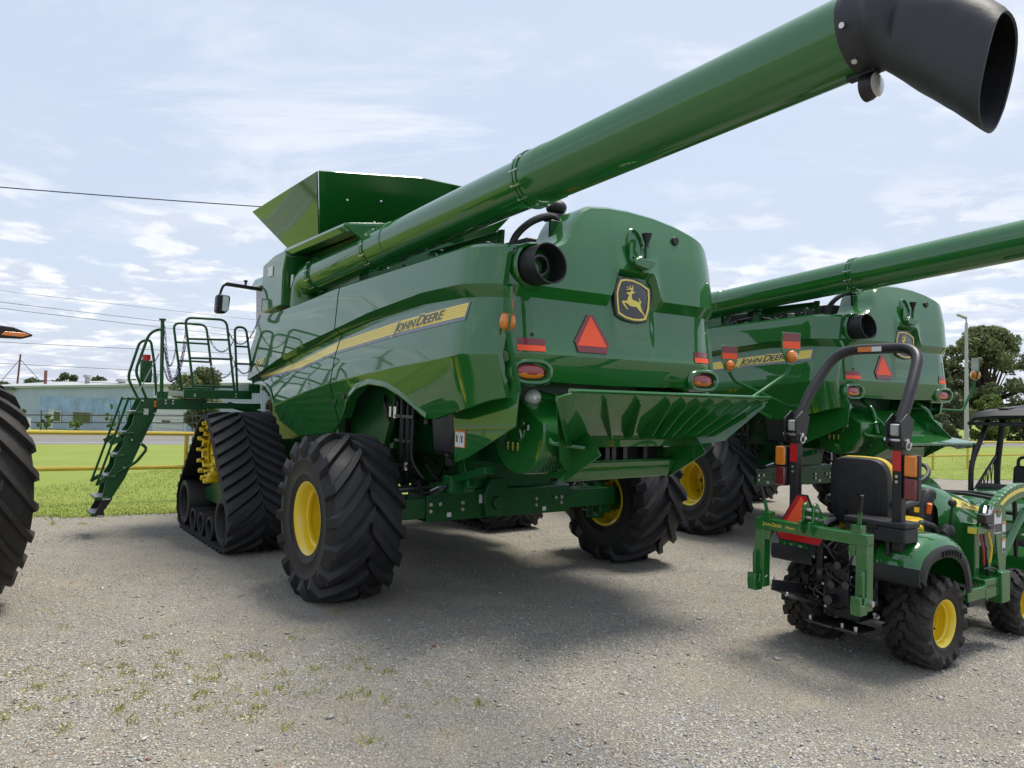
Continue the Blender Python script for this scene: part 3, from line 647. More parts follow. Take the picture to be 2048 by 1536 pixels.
# ------------------------------------------------------------------ wheels
def tyre_mb(R, W, rim, axle_h, nlug, lh, lw, k, style='ag', curve=1.0):
    R0 = R-lh; c = .045*R; mb = MB()
    rb = lambda t: R0-c*t*t
    prof = [(-.40, rim-.004), (-.455, rim+.02*R), (-.478, rim+(R0-rim)*.18), (-.490, rim+(R0-rim)*.20), (-.491, rim+(R0-rim)*.23), (-.484, rim+(R0-rim)*.25), (-.5, rim+(R0-rim)*.52), (-.508, rim+(R0-rim)*.54), (-.508, rim+(R0-rim)*.57), (-.5, rim+(R0-rim)*.59), (-.492, rim+(R0-rim)*.78), (-.46, rb(.92)-.012), (-.40, rb(.8)), (-.25, rb(.5)), (0, R0)]
    prof = [(a*W, b) for a, b in prof]; prof += [(-a, b) for a, b in prof[-2::-1]]
    mb.lathe(prof, n=72)
    for s in (-1, 1):
        for i in range(nlug):
            th0 = 2*pi*(i+(.5 if s > 0 else 0))/nlug
            if style == 'ag': ts = [(-.04, 0, 0), (.12, 0, 0), (.35, 0, 0), (.6, 0, 0), (.8, 0, 0), (.95, 0, 0), (1.0, .16*(R0-rim), .25), (1.0, .36*(R0-rim), .8)]
            else: ts = [(-.06, 0, 0), (.16, 0, 0), (.30, 0, 0), (.5, 0, 0), (.66, 0, 0), (.94, 0, 0), (1.0, .2*(R0-rim), .3), (1.0, .42*(R0-rim), .7)]
            rows = []
            for j, (t, drop, out) in enumerate(ts):
                tt = max(0, min(t, 1)); r = rb(tt)-drop-.004; y = s*W/2*t*.985
                if style == 'ag': ph = k*(tt**curve)
                else: ph = k*[0, .06, .42, .50, .86, 1.0, 1.04, 1.06][j]
                hw = lw/2/R0*(1.0 if j else .8)
                fade = 1.0 if out < .5 else .15
                if out == 0:
                    top = (r+lh, y); base = (r-.004, y)
                else:
                    top = (r+lh*.35*fade, y+s*lh*.75*fade); base = (r-.01, y-s*.012)
                row = []
                for da, (q, yy) in ((-hw*1.35, base), (-hw*.8, top), (hw*.8, top), (hw*1.35, base)):
                    a = th0+ph+da; row.append((q*cos(a), yy, q*sin(a)))
                rows.append(row)
            mb.rings(rows, True, True)
    mb.v = [(x, y*(1+.05*max(0, (-z-axle_h*.55)/axle_h)), max(z, -axle_h)) for x, y, z in mb.v]
    return mb
def rim_mb(W, rim, d, s=1):
    mb = MB(); g = .02*rim/.33
    mb.lathe([(-.44*W, rim+g), (-.46*W, rim+g*.6), (-.45*W, rim-g), (-.30*W, rim-2.4*g), (d-.02, rim-3*g), (d, rim-3.2*g), (d+.01, rim*.72), (d-.02*W, rim*.60), (d-.02*W, rim*.40), (d+.03, rim*.36), (d+.05, rim*.2), (d+.05, .001)], n=48)
    mb.lathe([(d, rim-3.2*g), (.08*W, rim-3.1*g), (.09*W, rim-2.2*g), (.24*W, rim-2.1*g), (.25*W, rim-3*g), (.29*W, rim-3*g), (.31*W, rim-2.0*g), (.38*W, rim-1.6*g), (.43*W, rim-.8*g), (.455*W, rim+.2*g), (.46*W, rim+.8*g), (.445*W, rim+1.1*g)], n=48)
    return mb
WH = {}
def wheel(parent, name, loc, side, key, R, W, rim, axle_h, nlug, lh, lw, k, d, rubber='rubber', style='ag', curve=1.0, steer=0, nb=8):
    """side=+1: outer face towards +y (left)"""
    if key not in WH:
        o = tyre_mb(R, W, rim, axle_h, nlug, lh, lw, k, style, curve).build(name, rubber, parent, sharp=38); WH[key] = [o]
        r = rim_mb(W, rim, d).build('rim', 'yellow', o, sharp=40)
        b = MB(); 
        for i in range(nb):
            a = 2*pi*i/nb; p = Vector((rim*.5*cos(a), d-.02*W, rim*.5*sin(a))); b.cyl(p, p+Vector((0, .03*R/.8, 0)), .022*R/.8, n=6)
        b.build('wheel_nuts', 'dark_steel', o)['kind'] = 'stuff'; v = MB().cyl((rim*.62, d, -rim*.48), (rim*.62, d+.06*R/.8, -rim*.5), .008, n=6).build('valve_stem', 'black', o)
    else:
        src = WH[key][0]; o = share(src, name, parent)
        for ch in [q for q in bpy.data.objects if q.parent == src]: share(ch, ch.name.split('.')[0], o)
    o.location = loc; o.scale = (1, side, 1); o.rotation_euler = (0, 0, steer); return o

# ------------------------------------------------------------------ combine harvester
def U(u, v, z): return (u, -v, z)
ZT = [(-1.95, 3.25), (-1.64, 3.27), (1.2, 3.21), (2.4, 3.14), (3.9, 3.085), (4.4, 3.06)]
ZBT = [(-2, 2.91), (-1.6, 2.925), (-.92, 2.92), (.2, 2.83), (1.05, 2.72), (2.23, 2.57), (3.07, 2.42), (3.9, 2.24), (4.4, 2.16)]
ZBB = [(-2, 2.805), (-1.5, 2.825), (-.83, 2.83), (.3, 2.75), (1.12, 2.655), (2.36, 2.48), (3.22, 2.33), (4.06, 2.195), (4.4, 2.13)]
ZC = [(-2, 2.33), (-1.7, 2.33), (-1.18, 2.29), (-.6, 2.25), (.05, 2.2), (.93, 2.12), (1.87, 2.0), (2.71, 1.86), (3.1, 1.82), (4.4, 1.8)]
ZB = [(-2.0, 1.995), (-1.65, 1.89), (-1.05, 1.77), (-.9, 1.77), (-.71, 1.87), (-.51, 1.97), (-.23, 2.06), (.12, 2.09), (.44, 2.04), (.72, 1.92), (.94, 1.72), (1.35, 1.54), (2.4, 1.44), (2.95, 1.62), (3.04, 1.81), (3.24, 1.97), (3.5, 2.05), (3.84, 2.10), (4.4, 2.07)]
def corner(u, s=-1):
    a, w, d = (-1.5, .45, .24) if s < 0 else (-1.15, .80, .36)
    if u > a: return 0.
    t = min(1, (a-u)/w); return d*(1-sqrt(max(0, 1-t*t)))
def side_v(u, z, s=-1):
    zt, a, b, c = interp(u, ZT), interp(u, ZBT), interp(u, ZBB), interp(u, ZC)
    c = min(c, b-.03)
    v = interp(z, [(c-.75, 1.40), (c, 1.60), (c+(b-c)*.5, 1.555), (b, 1.475), (a, 1.565), (zt-.12, 1.535), (zt-.03, 1.52), (zt, 1.48)])
    return v-corner(u, s)
def side_u(u, z): return u-max(0., min(1., (z-2.55)/.55))*.46*max(0., min(1., (u-3.2)/1.16))
def side_panel(name, u0, u1, s, root):
    us = sorted(set([round(x, 3) for x in np.arange(u0, u1, .05)]+[u1]+[p[0] for p in ZB if u0 < p[0] < u1]))
    cols = []
    for u in us:
        zt, a, b, c, zb = interp(u, ZT), interp(u, ZBT), interp(u, ZBB), interp(u, ZC), interp(u, ZB)
        c = min(c, b-.03); zs = [zt, zt-.03, zt-.12, (zt+a)/2, a+.012, a, a-.006, b+.006, b, b-.012, b+(c-b)*.25, b+(c-b)*.5, b+(c-b)*.75, c+.012, c, c-.012, c+(zb-c)*.5 if zb < c else c, zb]
        col = [(side_u(u, z), side_v(u, z, s), z) for z in [max(z, zb) for z in zs]]
        q = col[-1]; col.append((q[0], q[1]-.03, q[2]-.004)); q0 = col[0]; col.insert(0, (q0[0], q0[1]-.10, q0[2]+.004)); cols.append(col)
    # fold the ends in
    for e in (0, -1): cols.insert(0, [(p[0], p[1]-.05, p[2]) for p in cols[0]]) if e == 0 else cols.append([(p[0], p[1]-.05, p[2]) for p in cols[-1]])
    rows = [[U(p[0], s*p[1], p[2]) for p in c] for c in cols]
    return MB().grid(rows).build(name, 'green', root, sharp=28)
STT = [(-1.63, 2.775), (-.42, 2.705), (1.11, 2.575), (2.3, 2.39), (4.0, 2.215)]
STB = [(-1.63, 2.655), (-.43, 2.585), (1.1, 2.465), (2.29, 2.295), (4.0, 2.195)]
def decal_strip(name, u0, u1, zt, zb, m, s, parent, off=.004, skew=0.0):
    rows = [[] for _ in range(6)]
    for u in np.linspace(u0, u1, 50):
        for j in range(6):
            a, b = zt(u), zb(u); z = a+(b-a)*j/5; uu_ = u+skew*(j/5)*(1 if u < u0+.2 else 0)
            rows[j].append(U(side_u(uu_, z), s*(side_v(uu_, z, s)+off), z))
    return MB().grid(rows).build(name, m, parent, sharp=60)
def decal_text(words, u0, z0, h, slope, s, parent, m, off, stretch=1.0, grow=0.0, name='lettering', shear=.22):
    V, Fc, w = letters(words, shear); mb = MB(); stretch = stretch/(w*h)
    def P(a, b):
        u = u0-(a*h*stretch if s < 0 else (w-a)*h*stretch); z = z0+b*h+slope*(u0-u); return U(side_u(u, z), s*(side_v(u, z, s)+off), z)
    if not grow: mb.add([P(a, b) for a, b in V], Fc)
    else:
        for k in range(8):
            da, db = grow*cos(k*pi/4), grow*sin(k*pi/4); mb.add([P(a+da, b+db) for a, b in V], Fc); mb.v[-len(V):] = [(x, y-s*0.00012*k, z) for x, y, z in mb.v[-len(V):]]
    return mb.build(name, m, parent, merge=0)
HOODTOP = [(-1.33, 3.265), (-1.21, 3.28), (-.95, 3.30), (-.80, 3.325), (-.71, 3.37), (-.63, 3.46), (-.56, 3.58), (-.47, 3.69), (-.35, 3.755), (-.11, 3.79), (.16, 3.80), (.48, 3.785), (.76, 3.74), (.98, 3.675), (1.13, 3.625), (1.26, 3.55), (1.33, 3.42)]
def bandtop(v): return 2.93+.255*float(sstep(-.20, -.10, v))*float(1-sstep(.33, .47, v))
def bandbot(v): return 2.835+.295*float(sstep(-.18, -.12, v))*float(1-sstep(.30, .41, v))
def hood_u(v, z):
    a, b = bandtop(v), bandbot(v)
    u = interp(z, [(2.04, -1.90), (2.22, -1.975), (2.36, -1.995), (2.38, -1.985), (b, -1.925), (a, -1.995), (3.3, -1.96), (3.6, -1.895), (3.82, -1.80)])
    t = max(0, (abs(v)-.95)/.40); return u+.16*t**2.2
EMB_S = [(.205, 1.03), (.215, 1.20), (.235, 1.33), (.34, 1.385), (.45, 1.405), (.55, 1.40), (.63, 1.375), (.665, 1.22), (.675, 1.05), (.665, .93), (.55, .86), (.43, .825), (.33, .825), (.255, .845), (.225, .93)]
DEER = [(342, 1018), (365, 1008), (395, 1000), (408, 992), (404, 968), (385, 970), (338, 976), (339, 968), (384, 956), (362, 950), (342, 936), (348, 931), (376, 946), (397, 949), (378, 915), (388, 912), (405, 938), (414, 953), (420, 946), (423, 928), (414, 903), (422, 902), (438, 932), (434, 962), (428, 990), (440, 996), (467, 990), (455, 1007), (430, 1020), (418, 1032), (415, 1060), (420, 1090), (435, 1112), (470, 1120), (510, 1130), (528, 1140), (532, 1120), (513, 1078), (522, 1076), (532, 1090), (549, 1118), (553, 1142), (541, 1152), (545, 1180), (560, 1230), (575, 1265), (595, 1288), (612, 1330), (622, 1362), (606, 1352), (590, 1312), (570, 1287), (535, 1257), (505, 1227), (480, 1205), (430, 1208), (390, 1197), (360, 1177), (330, 1160), (313, 1166), (326, 1190), (345, 1218), (369, 1250), (362, 1259), (340, 1238), (310, 1205), (290, 1172), (279, 1146), (300, 1138), (340, 1135), (355, 1130), (358, 1105), (368, 1075), (381, 1046), (370, 1041), (345, 1029)]
def emb(x, y): return (-.135+(x-200)/(680-200)*.43, 3.105-(y-815)/(1412-815)*.385)
def pebbled(parent):
    return None

def make_combine():
    root = empty('combine_harvester', (0, 0, 0))
    G = 'green'
    # ---- bodywork
    for s in (-1, 1):
        rp = side_panel('side_panel', -1.945 if s < 0 else -1.78, 1.085, s, root); fp = side_panel('side_panel', 1.115, 4.36, s, root)
        for par, a, b in ((rp, -1.62, 1.083), (fp, 1.117, 3.98)):
            decal_strip('stripe', a, b, lambda u: interp(u, STT), lambda u: interp(u, STB), 'decal_yellow', s, par)
            decal_strip('stripe_border', a-(.02 if a < 0 else 0), b, lambda u: interp(u, STB)-.002, lambda u: interp(u, STB)-.034, 'decal_grey', s, par)
            decal_strip('stripe_border', a-(.02 if a < 0 else 0), b, lambda u: interp(u, STT)+.014, lambda u: interp(u, STT)+.001, 'decal_grey', s, par)
        decal_strip('stripe_border', -1.645, -1.622, lambda u: interp(u, STT)+.012, lambda u: interp(u, STB)-.03, 'decal_grey', s, rp, .0055)
        # rib lines moulded in the yellow stripe
        for q in (.2, .4, .6, .8):
            decal_strip('stripe_line', -1.61, 1.08, lambda u: interp(u, STT)*(1-q)+interp(u, STB)*q+.003, lambda u: interp(u, STT)*(1-q)+interp(u, STB)*q-.003, 'seat_yellow', s, rp, .0052)
        decal_text(['JOHN', 'DEERE'], -.33, 2.588, .082, .080, s, rp, 'decal_yellow', .0065, .93, .17, 'lettering_outline')
        decal_text(['JOHN', 'DEERE'], -.33, 2.588, .082, .080, s, rp, 'decal_black', .0105, .93, .035)
        decal_text(['S780'], 4.03, 2.345, .085, .10, s, fp, 'decal_yellow', .006, .42, .04)
        for (u, z) in ((1.05, 1.90), (.80, 1.955)):
            p = Vector(U(u, s*side_v(u, z, s), z)); MB().cyl(p, p+Vector(U(0, s*.012, 0)), .03, n=14).build('latch', 'black', rp)
        # wheel arch lips
        lip = [(u, interp(u, ZB)) for u in np.linspace(-.92, .96, 26)]
        rows = [[U(u, s*(side_v(u, z, s)+.012), z-.004) for u, z in lip], [U(u, s*(side_v(u, z, s)+.016), z+.05) for u, z in lip], [U(u, s*(side_v(u, z, s)+.002), z+.075) for u, z in lip]]
        rows.insert(0, [U(u, s*(side_v(u, z, s)-.10), z+.0) for u, z in lip]); MB().grid(rows).build('arch_lip', G, root, sharp=50)
        lip = [(u, interp(u, ZB)) for u in np.linspace(3.0, 4.3, 16)]
        rows = [[U(u, s*(side_v(u, z, s)-.10), z) for u, z in lip], [U(u, s*(side_v(u, z, s)+.012), z-.004) for u, z in lip], [U(u, s*(side_v(u, z, s)+.014), z+.035) for u, z in lip], [U(u, s*(side_v(u, z, s)+.002), z+.055) for u, z in lip]]
        MB().grid(rows).build('arch_lip', G, root, sharp=50)
    # ---- rear hood
    vs = list(np.arange(-1.335, 1.336, .03)); rows = []
    fr = None
    for v in vs:
        zt = interp(v, HOODTOP); a, b = bandtop(v), bandbot(v); zb = 2.09-.03*cos(v*1.2)+(.02 if abs(v) > .85 else .05)
        zs = [zb, 2.16, 2.22, 2.30, 2.352, 2.362, 2.372, 2.40, 2.55, 2.70, b-.015, b, b+.006, a-.006, a, a+.015]
        top = zt-.07
        zs += [max(a+.02, a+(top-a)*q) for q in (.2, .4, .6, .8, 1.0)]
        row = [(hood_u(v, z), v, z) for z in zs]
        ut = hood_u(v, top); row += [(ut+.012, v, zt-.03), (ut+.045, v, zt-.006), (ut+.09, v, zt), (ut+.55, v*.985, zt-.02), (ut+.56, v*.985, 3.1)]
        row.insert(0, (hood_u(v, zb)+.12, v*.98, zb+.01)); rows.append([U(*p) for p in row])
    rows.insert(0, [(p[0]+.06, p[1]-.0, p[2]) for p in rows[0]]); rows.append([(p[0]+.06, p[1], p[2]) for p in rows[-1]])
    hood = MB().grid(rows).build('rear_hood', G, root, sharp=30)
    off = lambda v, z, d: U(hood_u(v, z)-d, v, z)
    # emblem
    sh = [emb(x*1000, y*1000) for x, y in EMB_S]; cx = sum(p[0] for p in sh)/len(sh); cz = sum(p[1] for p in sh)/len(sh)
    def ring(sc, d): return [U(-1.955-d-.03*max(0, (2.9-z))*0, v, z) for v, z in [(cx+(p[0]-cx)*sc, cz+(p[1]-cz)*sc) for p in sh]]
    pl = MB(); n = len(sh); pl.rings([ring(1.12, -.10), ring(1.12, .022), ring(1.08, .028)], True, True); pl = pl.build('emblem_plate', 'decal_black', hood)
    b = MB(); b.rings([ring(1.0, .0275), ring(1.0, .032), ring(.915, .032), ring(.915, .0275)], True, False); b.build('emblem_border', 'decal_yellow', hood)
    d = MB(); q = [U(-1.955-.0315, *emb(x, y)) for x, y in DEER]; d.add(q, [tuple(range(len(q)))]); d.build('emblem_deer', 'decal_yellow', hood, solid=.003, merge=0)
    # slow vehicle triangle
    t = [(-.615, 2.485), (-.60, 2.47), (-.575, 2.395), (-.235, 2.395), (-.212, 2.47), (-.205, 2.485), (-.375, 2.735), (-.445, 2.735)]
    def hoodplate(name, poly, d0, d1, m, par):
        mb = MB(); mb.rings([[off(v, z, d0) for v, z in poly], [off(v, z, d1) for v, z in poly]], True, True); return mb.build(name, m, par)
    def hoodrect(name, v0, v1, z0, z1, d0, d1, m, par):
        mb = MB(); vv = list(np.linspace(v0, v1, 9)); mb.rings([[off(v, z0, d0) for v in vv], [off(v, z0, d1) for v in vv], [off(v, z1, d1) for v in vv], [off(v, z1, d0) for v in vv]], False, False); return mb.build(name, m, par)
    tri = hoodplate('slow_vehicle_triangle', t, .002, .012, 'smv_red', root)
    hoodplate('triangle_centre', [(-.585, 2.452), (-.235, 2.452), (-.409, 2.728)], .0125, .015, 'smv_orange', tri)
    for s in (-1, 1):
        v0, v1 = (-1.19, -.935) if s < 0 else (.935, 1.19)
        rp = hoodrect('reflector', v0, v1, 2.426, 2.482, .001, .007, 'smv_red', root)
        hoodrect('reflector_strip', v0-.004, v1, 2.375, 2.424, .001, .008, 'smv_orange', rp)
        # tail lights
        c = 1.07*s; n = 28
        def ell(a, h, du, dv=0): return [U(hood_u(c, 2.2)-du, c+dv+a*(abs(cos(k*2*pi/n))**.75)*(1 if cos(k*2*pi/n) > 0 else -1), 2.2+h*(abs(sin(k*2*pi/n))**.75)*(1 if sin(k*2*pi/n) > 0 else -1)) for k in range(n)]
        fr_ = MB(); fr_.rings([ell(.235, .125, -.10), ell(.225, .115, .03), ell(.20, .10, .05), ell(.178, .082, .05), ell(.16, .068, .012), ell(.155, .065, .0)], True, True); fr_ = fr_.build('tail_light', G, root, sharp=40)
        ln = MB(); dome = [ell(.15, .063, .0), ell(.148, .061, .018), ell(.125, .05, .03), ell(.07, .028, .036), ell(.002, .001, .037)]; ln.rings(dome, True, False)
        ln.m = []; 
        for f in ln.f: ln.m.append(0 if sum(ln.v[i][2] for i in f)/len(f) > 2.185 else 1)
        ln.build('tail_light_lens', ['lens_red', 'lens_amber'], fr_, sharp=60)
        rg = MB(); rg.rings([ell(.153, .065, .004), ell(.157, .068, .02), ell(.147, .060, .022)], True, False); rg.build('tail_light_gasket', 'black', fr_)
    p = Vector(off(.70, 3.56, -.01)); MB().cyl(p, p+Vector((-.035, 0, 0)), .042, n=18).build('rear_camera', 'black', root, bevel=.006)
    p = Vector(off(-1.06, 2.515, -.01)); MB().cyl(p, p+Vector((-.02, 0, 0)), .014, n=10).build('plug', 'black', hood)
    # service-hatch recess and latch on the hood
    rec = MB(); n = 24
    def egg(a, h, du, dz=0): return [U(hood_u(.14, 3.45+h*sin(k*2*pi/n))-du, .14+a*cos(k*2*pi/n)*(1-.18*sin(k*2*pi/n)), 3.45+dz+h*sin(k*2*pi/n)) for k in range(n)]
    rec.rings([egg(.112, .16, -.004), egg(.105, .152, .022), egg(.09, .138, .024), egg(.078, .12, -.002)], True, True); rec.build('hood_recess', G, hood, sharp=50)
    lt = MB(); u0_ = hood_u(.15, 3.3); lt.prism([(.04, 3.225), (.20, 3.20), (.285, 3.245), (.29, 3.285), (.22, 3.30), (.06, 3.295), (.02, 3.26)], 0, u0_-.10, u0_+.03); lt.v = [(x, -y, z) for x, y, z in lt.v]
    lt = lt.build('hood_step', G, root, bevel=.008)
    st = MB(); st.box((u0_-.075, -.225, 3.28), (u0_-.04, -.19, 3.42)); st.build('latch_post', G, lt)
    kn = MB(); kn.lathe([(3.41, .02), (3.43, .022), (3.45, .02), (3.53, .048), (3.545, .05), (3.55, .04)], (u0_-.057, -.207, 0), 2, 12, True); kn.build('latch_knob', 'black', lt)
    st = MB(); st.box((u0_-.03, -.055, 3.27), (u0_-.0, -.02, 3.44)); st.build('latch_post', G, lt)
    # exhaust: black shroud with inner pipe
    c = (-1.06, 3.09); ex = MB(); n = 40
    def circ(r, u, lean=0.): return [U(u+lean*cos(k*2*pi/n), c[0]+r*sin(k*2*pi/n), c[1]+r*cos(k*2*pi/n)) for k in range(n)]
    bz = MB(); bz.rings([circ(.21, -1.88), circ(.207, -1.965), circ(.19, -1.985), circ(.172, -1.96)], True, False); bz.build('exhaust_collar', G, root, sharp=45)
    ex.rings([circ(.165, -1.80), circ(.17, -2.15, .03), circ(.174, -2.19, .03), circ(.163, -2.19, .03), circ(.158, -1.95), circ(.10, -1.93)], True, False); ex = ex.build('exhaust_shroud', 'plastic', root, sharp=40)
    ip = MB(); ip.rings([circ(.09, -1.86), circ(.09, -2.05), circ(.073, -2.05), circ(.068, -1.92), circ(.002, -1.92)], True, False); ip.build('exhaust_pipe', 'dark_steel', ex, sharp=40)
    # ---- engine deck behind the hood
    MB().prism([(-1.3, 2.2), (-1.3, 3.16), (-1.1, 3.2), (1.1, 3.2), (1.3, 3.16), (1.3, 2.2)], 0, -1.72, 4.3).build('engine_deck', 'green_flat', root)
    e = MB(); e.box(U(-1.25, .1, 3.19), U(-.35, -.62, 3.52)); e.box(U(-.25, .2, 3.19), U(1.1, -.5, 3.55)); e.cyl(U(-1.15, -.75, 3.2), U(-1.15, -.75, 3.36), .11); e.cyl(U(-1.42, -.95, 3.2), U(-1.42, -.95, 3.26), .13); e.cyl(U(-.9, -.72, 3.35), U(-.9, -.2, 3.35), .10); e.cyl(U(-.7, -.72, 3.38), U(-.7, -.2, 3.38), .08)
    e.build('engine', 'engine', root, bevel=.015)
    f = MB(); f.bar(U(-1.2, -.9, 3.18), U(-1.22, -.9, 3.55), .09, .03, (0, 1, 0)); f.bar(U(-1.2, -.92, 3.47), U(.1, -.92, 3.47), .02, .13); f.bar(U(-1.0, -.98, 3.18), U(-1.0, -.98, 3.38), .05, .05, (0, 1, 0)); f.bar(U(-.2, -.95, 3.18), U(-.2, -.95, 3.50), .06, .06, (0, 1, 0)); f.box(U(-1.62, -.30, 3.2), U(-1.58, -.62, 3.62)); f.bar(U(.6, -.95, 3.18), U(.6, -.95, 3.45), .06, .06, (0, 1, 0))
    f.build('engine_frame', 'green_flat', root, bevel=.006)
    for pth, r in (([U(-1.35, -.9, 3.2), U(-1.42, -.88, 3.45), U(-1.5, -.72, 3.62), U(-1.55, -.52, 3.66), U(-1.57, -.42, 3.45), U(-1.5, -.4, 3.2)], .035), ([U(-1.5, -.6, 3.66), U(-1.5, -.35, 3.70), U(-1.45, .0, 3.66)], .04), ([U(-1.2, -.85, 3.2), U(-1.25, -.8, 3.33), U(-1.4, -.7, 3.24), U(-1.5, -.6, 3.2)], .022), ([U(-.8, -1.0, 3.2), U(-.2, -1.02, 3.36), U(.5, -1.0, 3.3), U(1.2, -1.0, 3.22)], .03)):
        MB().tube(smooth(pth, 6), r, 10).build('hose', 'black', root)
    MB().sphere(U(-1.45, -.43, 3.79), .10, 16, 10, (1, 1, .75)).cyl(U(-1.45, -.43, 3.5), U(-1.45, -.43, 3.78), .05).build('air_cap', 'plastic', root)
    g_ = random.Random(3)
    for k in range(26):
        u_, v_ = g_.uniform(-1.55, .4), g_.uniform(-1.12, -.55); h_ = g_.uniform(.05, .26); w_ = g_.uniform(.04, .12)
        MB().cbox(U(u_, v_, 3.19+h_/2), (w_, w_*g_.uniform(.5, 1.4), h_), rz=g_.uniform(-.3, .3)).build('engine_fitting', g_.choice(['green_flat', 'engine', 'black', 'dark_steel', 'galv', 'green_flat']), root, bevel=.008)
    for k in range(7):
        u_, v_ = g_.uniform(-1.5, -.2), g_.uniform(-1.1, -.7); MB().tube(smooth([U(u_, v_, 3.2), U(u_+.05, v_+.1, 3.2+g_.uniform(.1, .3)), U(u_+.3, v_+.15, 3.2+g_.uniform(.05, .2)), U(u_+.5, v_+.1, 3.2)], 5), g_.uniform(.012, .022), 6).build('hose', 'black', root)
    tg = MB(); tg.box(U(-1.545, -.36, 3.40), U(-1.55, -.42, 3.46)); tg.box(U(-1.475, -.58, 3.28), U(-1.48, -.65, 3.32)); tg.box(U(-1.545, -.47, 3.36), U(-1.55, -.52, 3.385)); tg.build('caution_tag', 'decal_white', root)['kind'] = 'stuff'
    # ---- grain tank with flared extension panels
    def sheet(name, pts, par=root, m=G, th=.018): mb = MB(); mb.add([U(*p) for p in pts], [tuple(range(len(pts)))]); o_ = mb.build(name, m, par, solid=th, soffset=0); o_.data.polygons.foreach_set('use_smooth', [False]*len(o_.data.polygons)); return o_
    MB().prism([(-1.1, 3.1), (-1.1, 3.99), (-.98, 4.04), (.98, 4.04), (1.1, 3.99), (1.1, 3.1)], 0, 1.7, 4.1).build('grain_tank', 'green_flat', root)
    bl, br, bf = 1.20, 2.25, 3.60
    sheet('tank_panel', [(2.74, -1.15, 4.0), (3.78, -1.15, 4.02), (4.58, -1.50, 4.71), (1.96, -1.50, 4.72)])
    sheet('tank_panel', [(2.74, 1.15, 4.0), (3.78, 1.15, 4.02), (4.58, 1.50, 4.71), (1.96, 1.50, 4.72)])
    rp = sheet('tank_panel', [(2.75, -1.14, 4.0), (2.75, 1.14, 4.0), (1.955, 1.485, 4.73), (1.808, .85, 4.865), (1.808, -.12, 4.865), (1.955, -1.485, 4.73)])
    sheet('tank_panel', [(3.77, -1.14, 4.02), (3.77, 1.14, 4.02), (4.56, 1.5, 4.71), (4.56, -1.5, 4.71)])
    bb = MB()
    for v, z in ((-.55, 4.55), (-.52, 4.32), (-1.0, 4.5), (.35, 4.55)): q_ = 2.75-(z-4.0)*1.089; bb.cyl(U(q_+.01, v, z), U(q_-.02, v, z), .016, n=8)
    bb.build('panel_bolts', 'steel', rp)['kind'] = 'stuff'
    MB().bar(U(2.02, .42, 4.85), U(2.18, .42, 4.66), .12, .02).build('panel_clip', 'steel', rp)
    # ledge over the auger, cabinet and dark recess behind the elbow
    MB().prism([(-1.56, 3.86), (-1.54, 3.90), (-1.0, 3.98), (-1.0, 3.90), (-1.52, 3.80)], 0, .95, 2.95).xf(lambda x, y, z: (x, -y, z)).build('tank_ledge', G, root, bevel=.006)
    sheet('ledge_end', [(.945, -1.55, 3.87), (.945, -1.0, 3.94), (.93, -.95, 3.70), (.93, -1.28, 3.70)], m='green_matte')
    cab_ = MB(); cab_.prism([(2.95, 3.14), (3.82, 3.115), (3.78, 3.78), (3.3, 3.86), (2.86, 3.87), (2.82, 3.80), (2.93, 3.6)], 1, 1.10, 1.565); cab_ = cab_.build('front_cabinet', G, root, bevel=.02)
    lg = MB(); lg.box((3.32, 1.566, 3.58), (3.52, 1.578, 3.72)); lg.build('cabinet_lamp', 'decal_white', cab_, bevel=.01)
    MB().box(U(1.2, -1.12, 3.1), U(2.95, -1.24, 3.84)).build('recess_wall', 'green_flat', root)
    # cab: glass box with roof ahead of the tank, carrying the mirror arm
    cb = MB(); cb.prism([(-.95, 2.1), (.95, 2.1), (1.0, 3.75), (-1.0, 3.75)], 0, 4.35, 6.0); cb = cb.build('cab', 'window_glass', root, bevel=.05)
    MB().prism([(-1.05, 3.74), (1.05, 3.74), (.95, 3.95), (-.95, 3.95)], 0, 4.2, 6.2).build('cab_roof', G, cb, bevel=.05)
    ma = MB(); ma.prism([(4.55, 3.52), (4.75, 3.54), (4.75, 3.60), (4.55, 3.60)], 1, 1.0, 1.35); ma.bar(U(4.65, -1.15, 3.55), U(4.65, -1.84, 3.585), .09, .05); ma.tube(fillet([U(4.65, -1.72, 3.59), U(4.65, -1.87, 3.58), U(4.65, -1.91, 3.46), U(4.65, -1.92, 3.40)], .06), .02, 8); ma.cyl(U(4.65, -1.55, 3.58), U(4.65, -1.55, 3.66), .018); ma.sphere(U(4.65, -1.55, 3.66), .035, 8, 6, (1, 1, .5)); ma = ma.build('mirror_arm', 'black', root, bevel=.008)
    mr = MB(); mr.prism([(1.80, 3.41), (1.955, 3.42), (1.975, 3.38), (1.985, 3.16), (1.95, 3.135), (1.85, 3.14), (1.80, 3.20), (1.785, 3.38)], 0, 4.57, 4.72); mr = mr.build('mirror', 'black', root, bevel=.02)
    mg = MB(); mg.prism([(1.815, 3.39), (1.895, 3.395), (1.905, 3.18), (1.86, 3.165), (1.81, 3.20)], 0, 4.563, 4.568); mg.build('mirror_glass', 'mirror', mr)
    # lower body between the wheels
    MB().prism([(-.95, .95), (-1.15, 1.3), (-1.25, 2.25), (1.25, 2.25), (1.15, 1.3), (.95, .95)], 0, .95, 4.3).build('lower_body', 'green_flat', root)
    MB().prism([(-.75, 1.35), (-.95, 2.25), (.95, 2.25), (.75, 1.35)], 0, -1.2, .95).build('cleaning_shoe', 'green_flat', root)
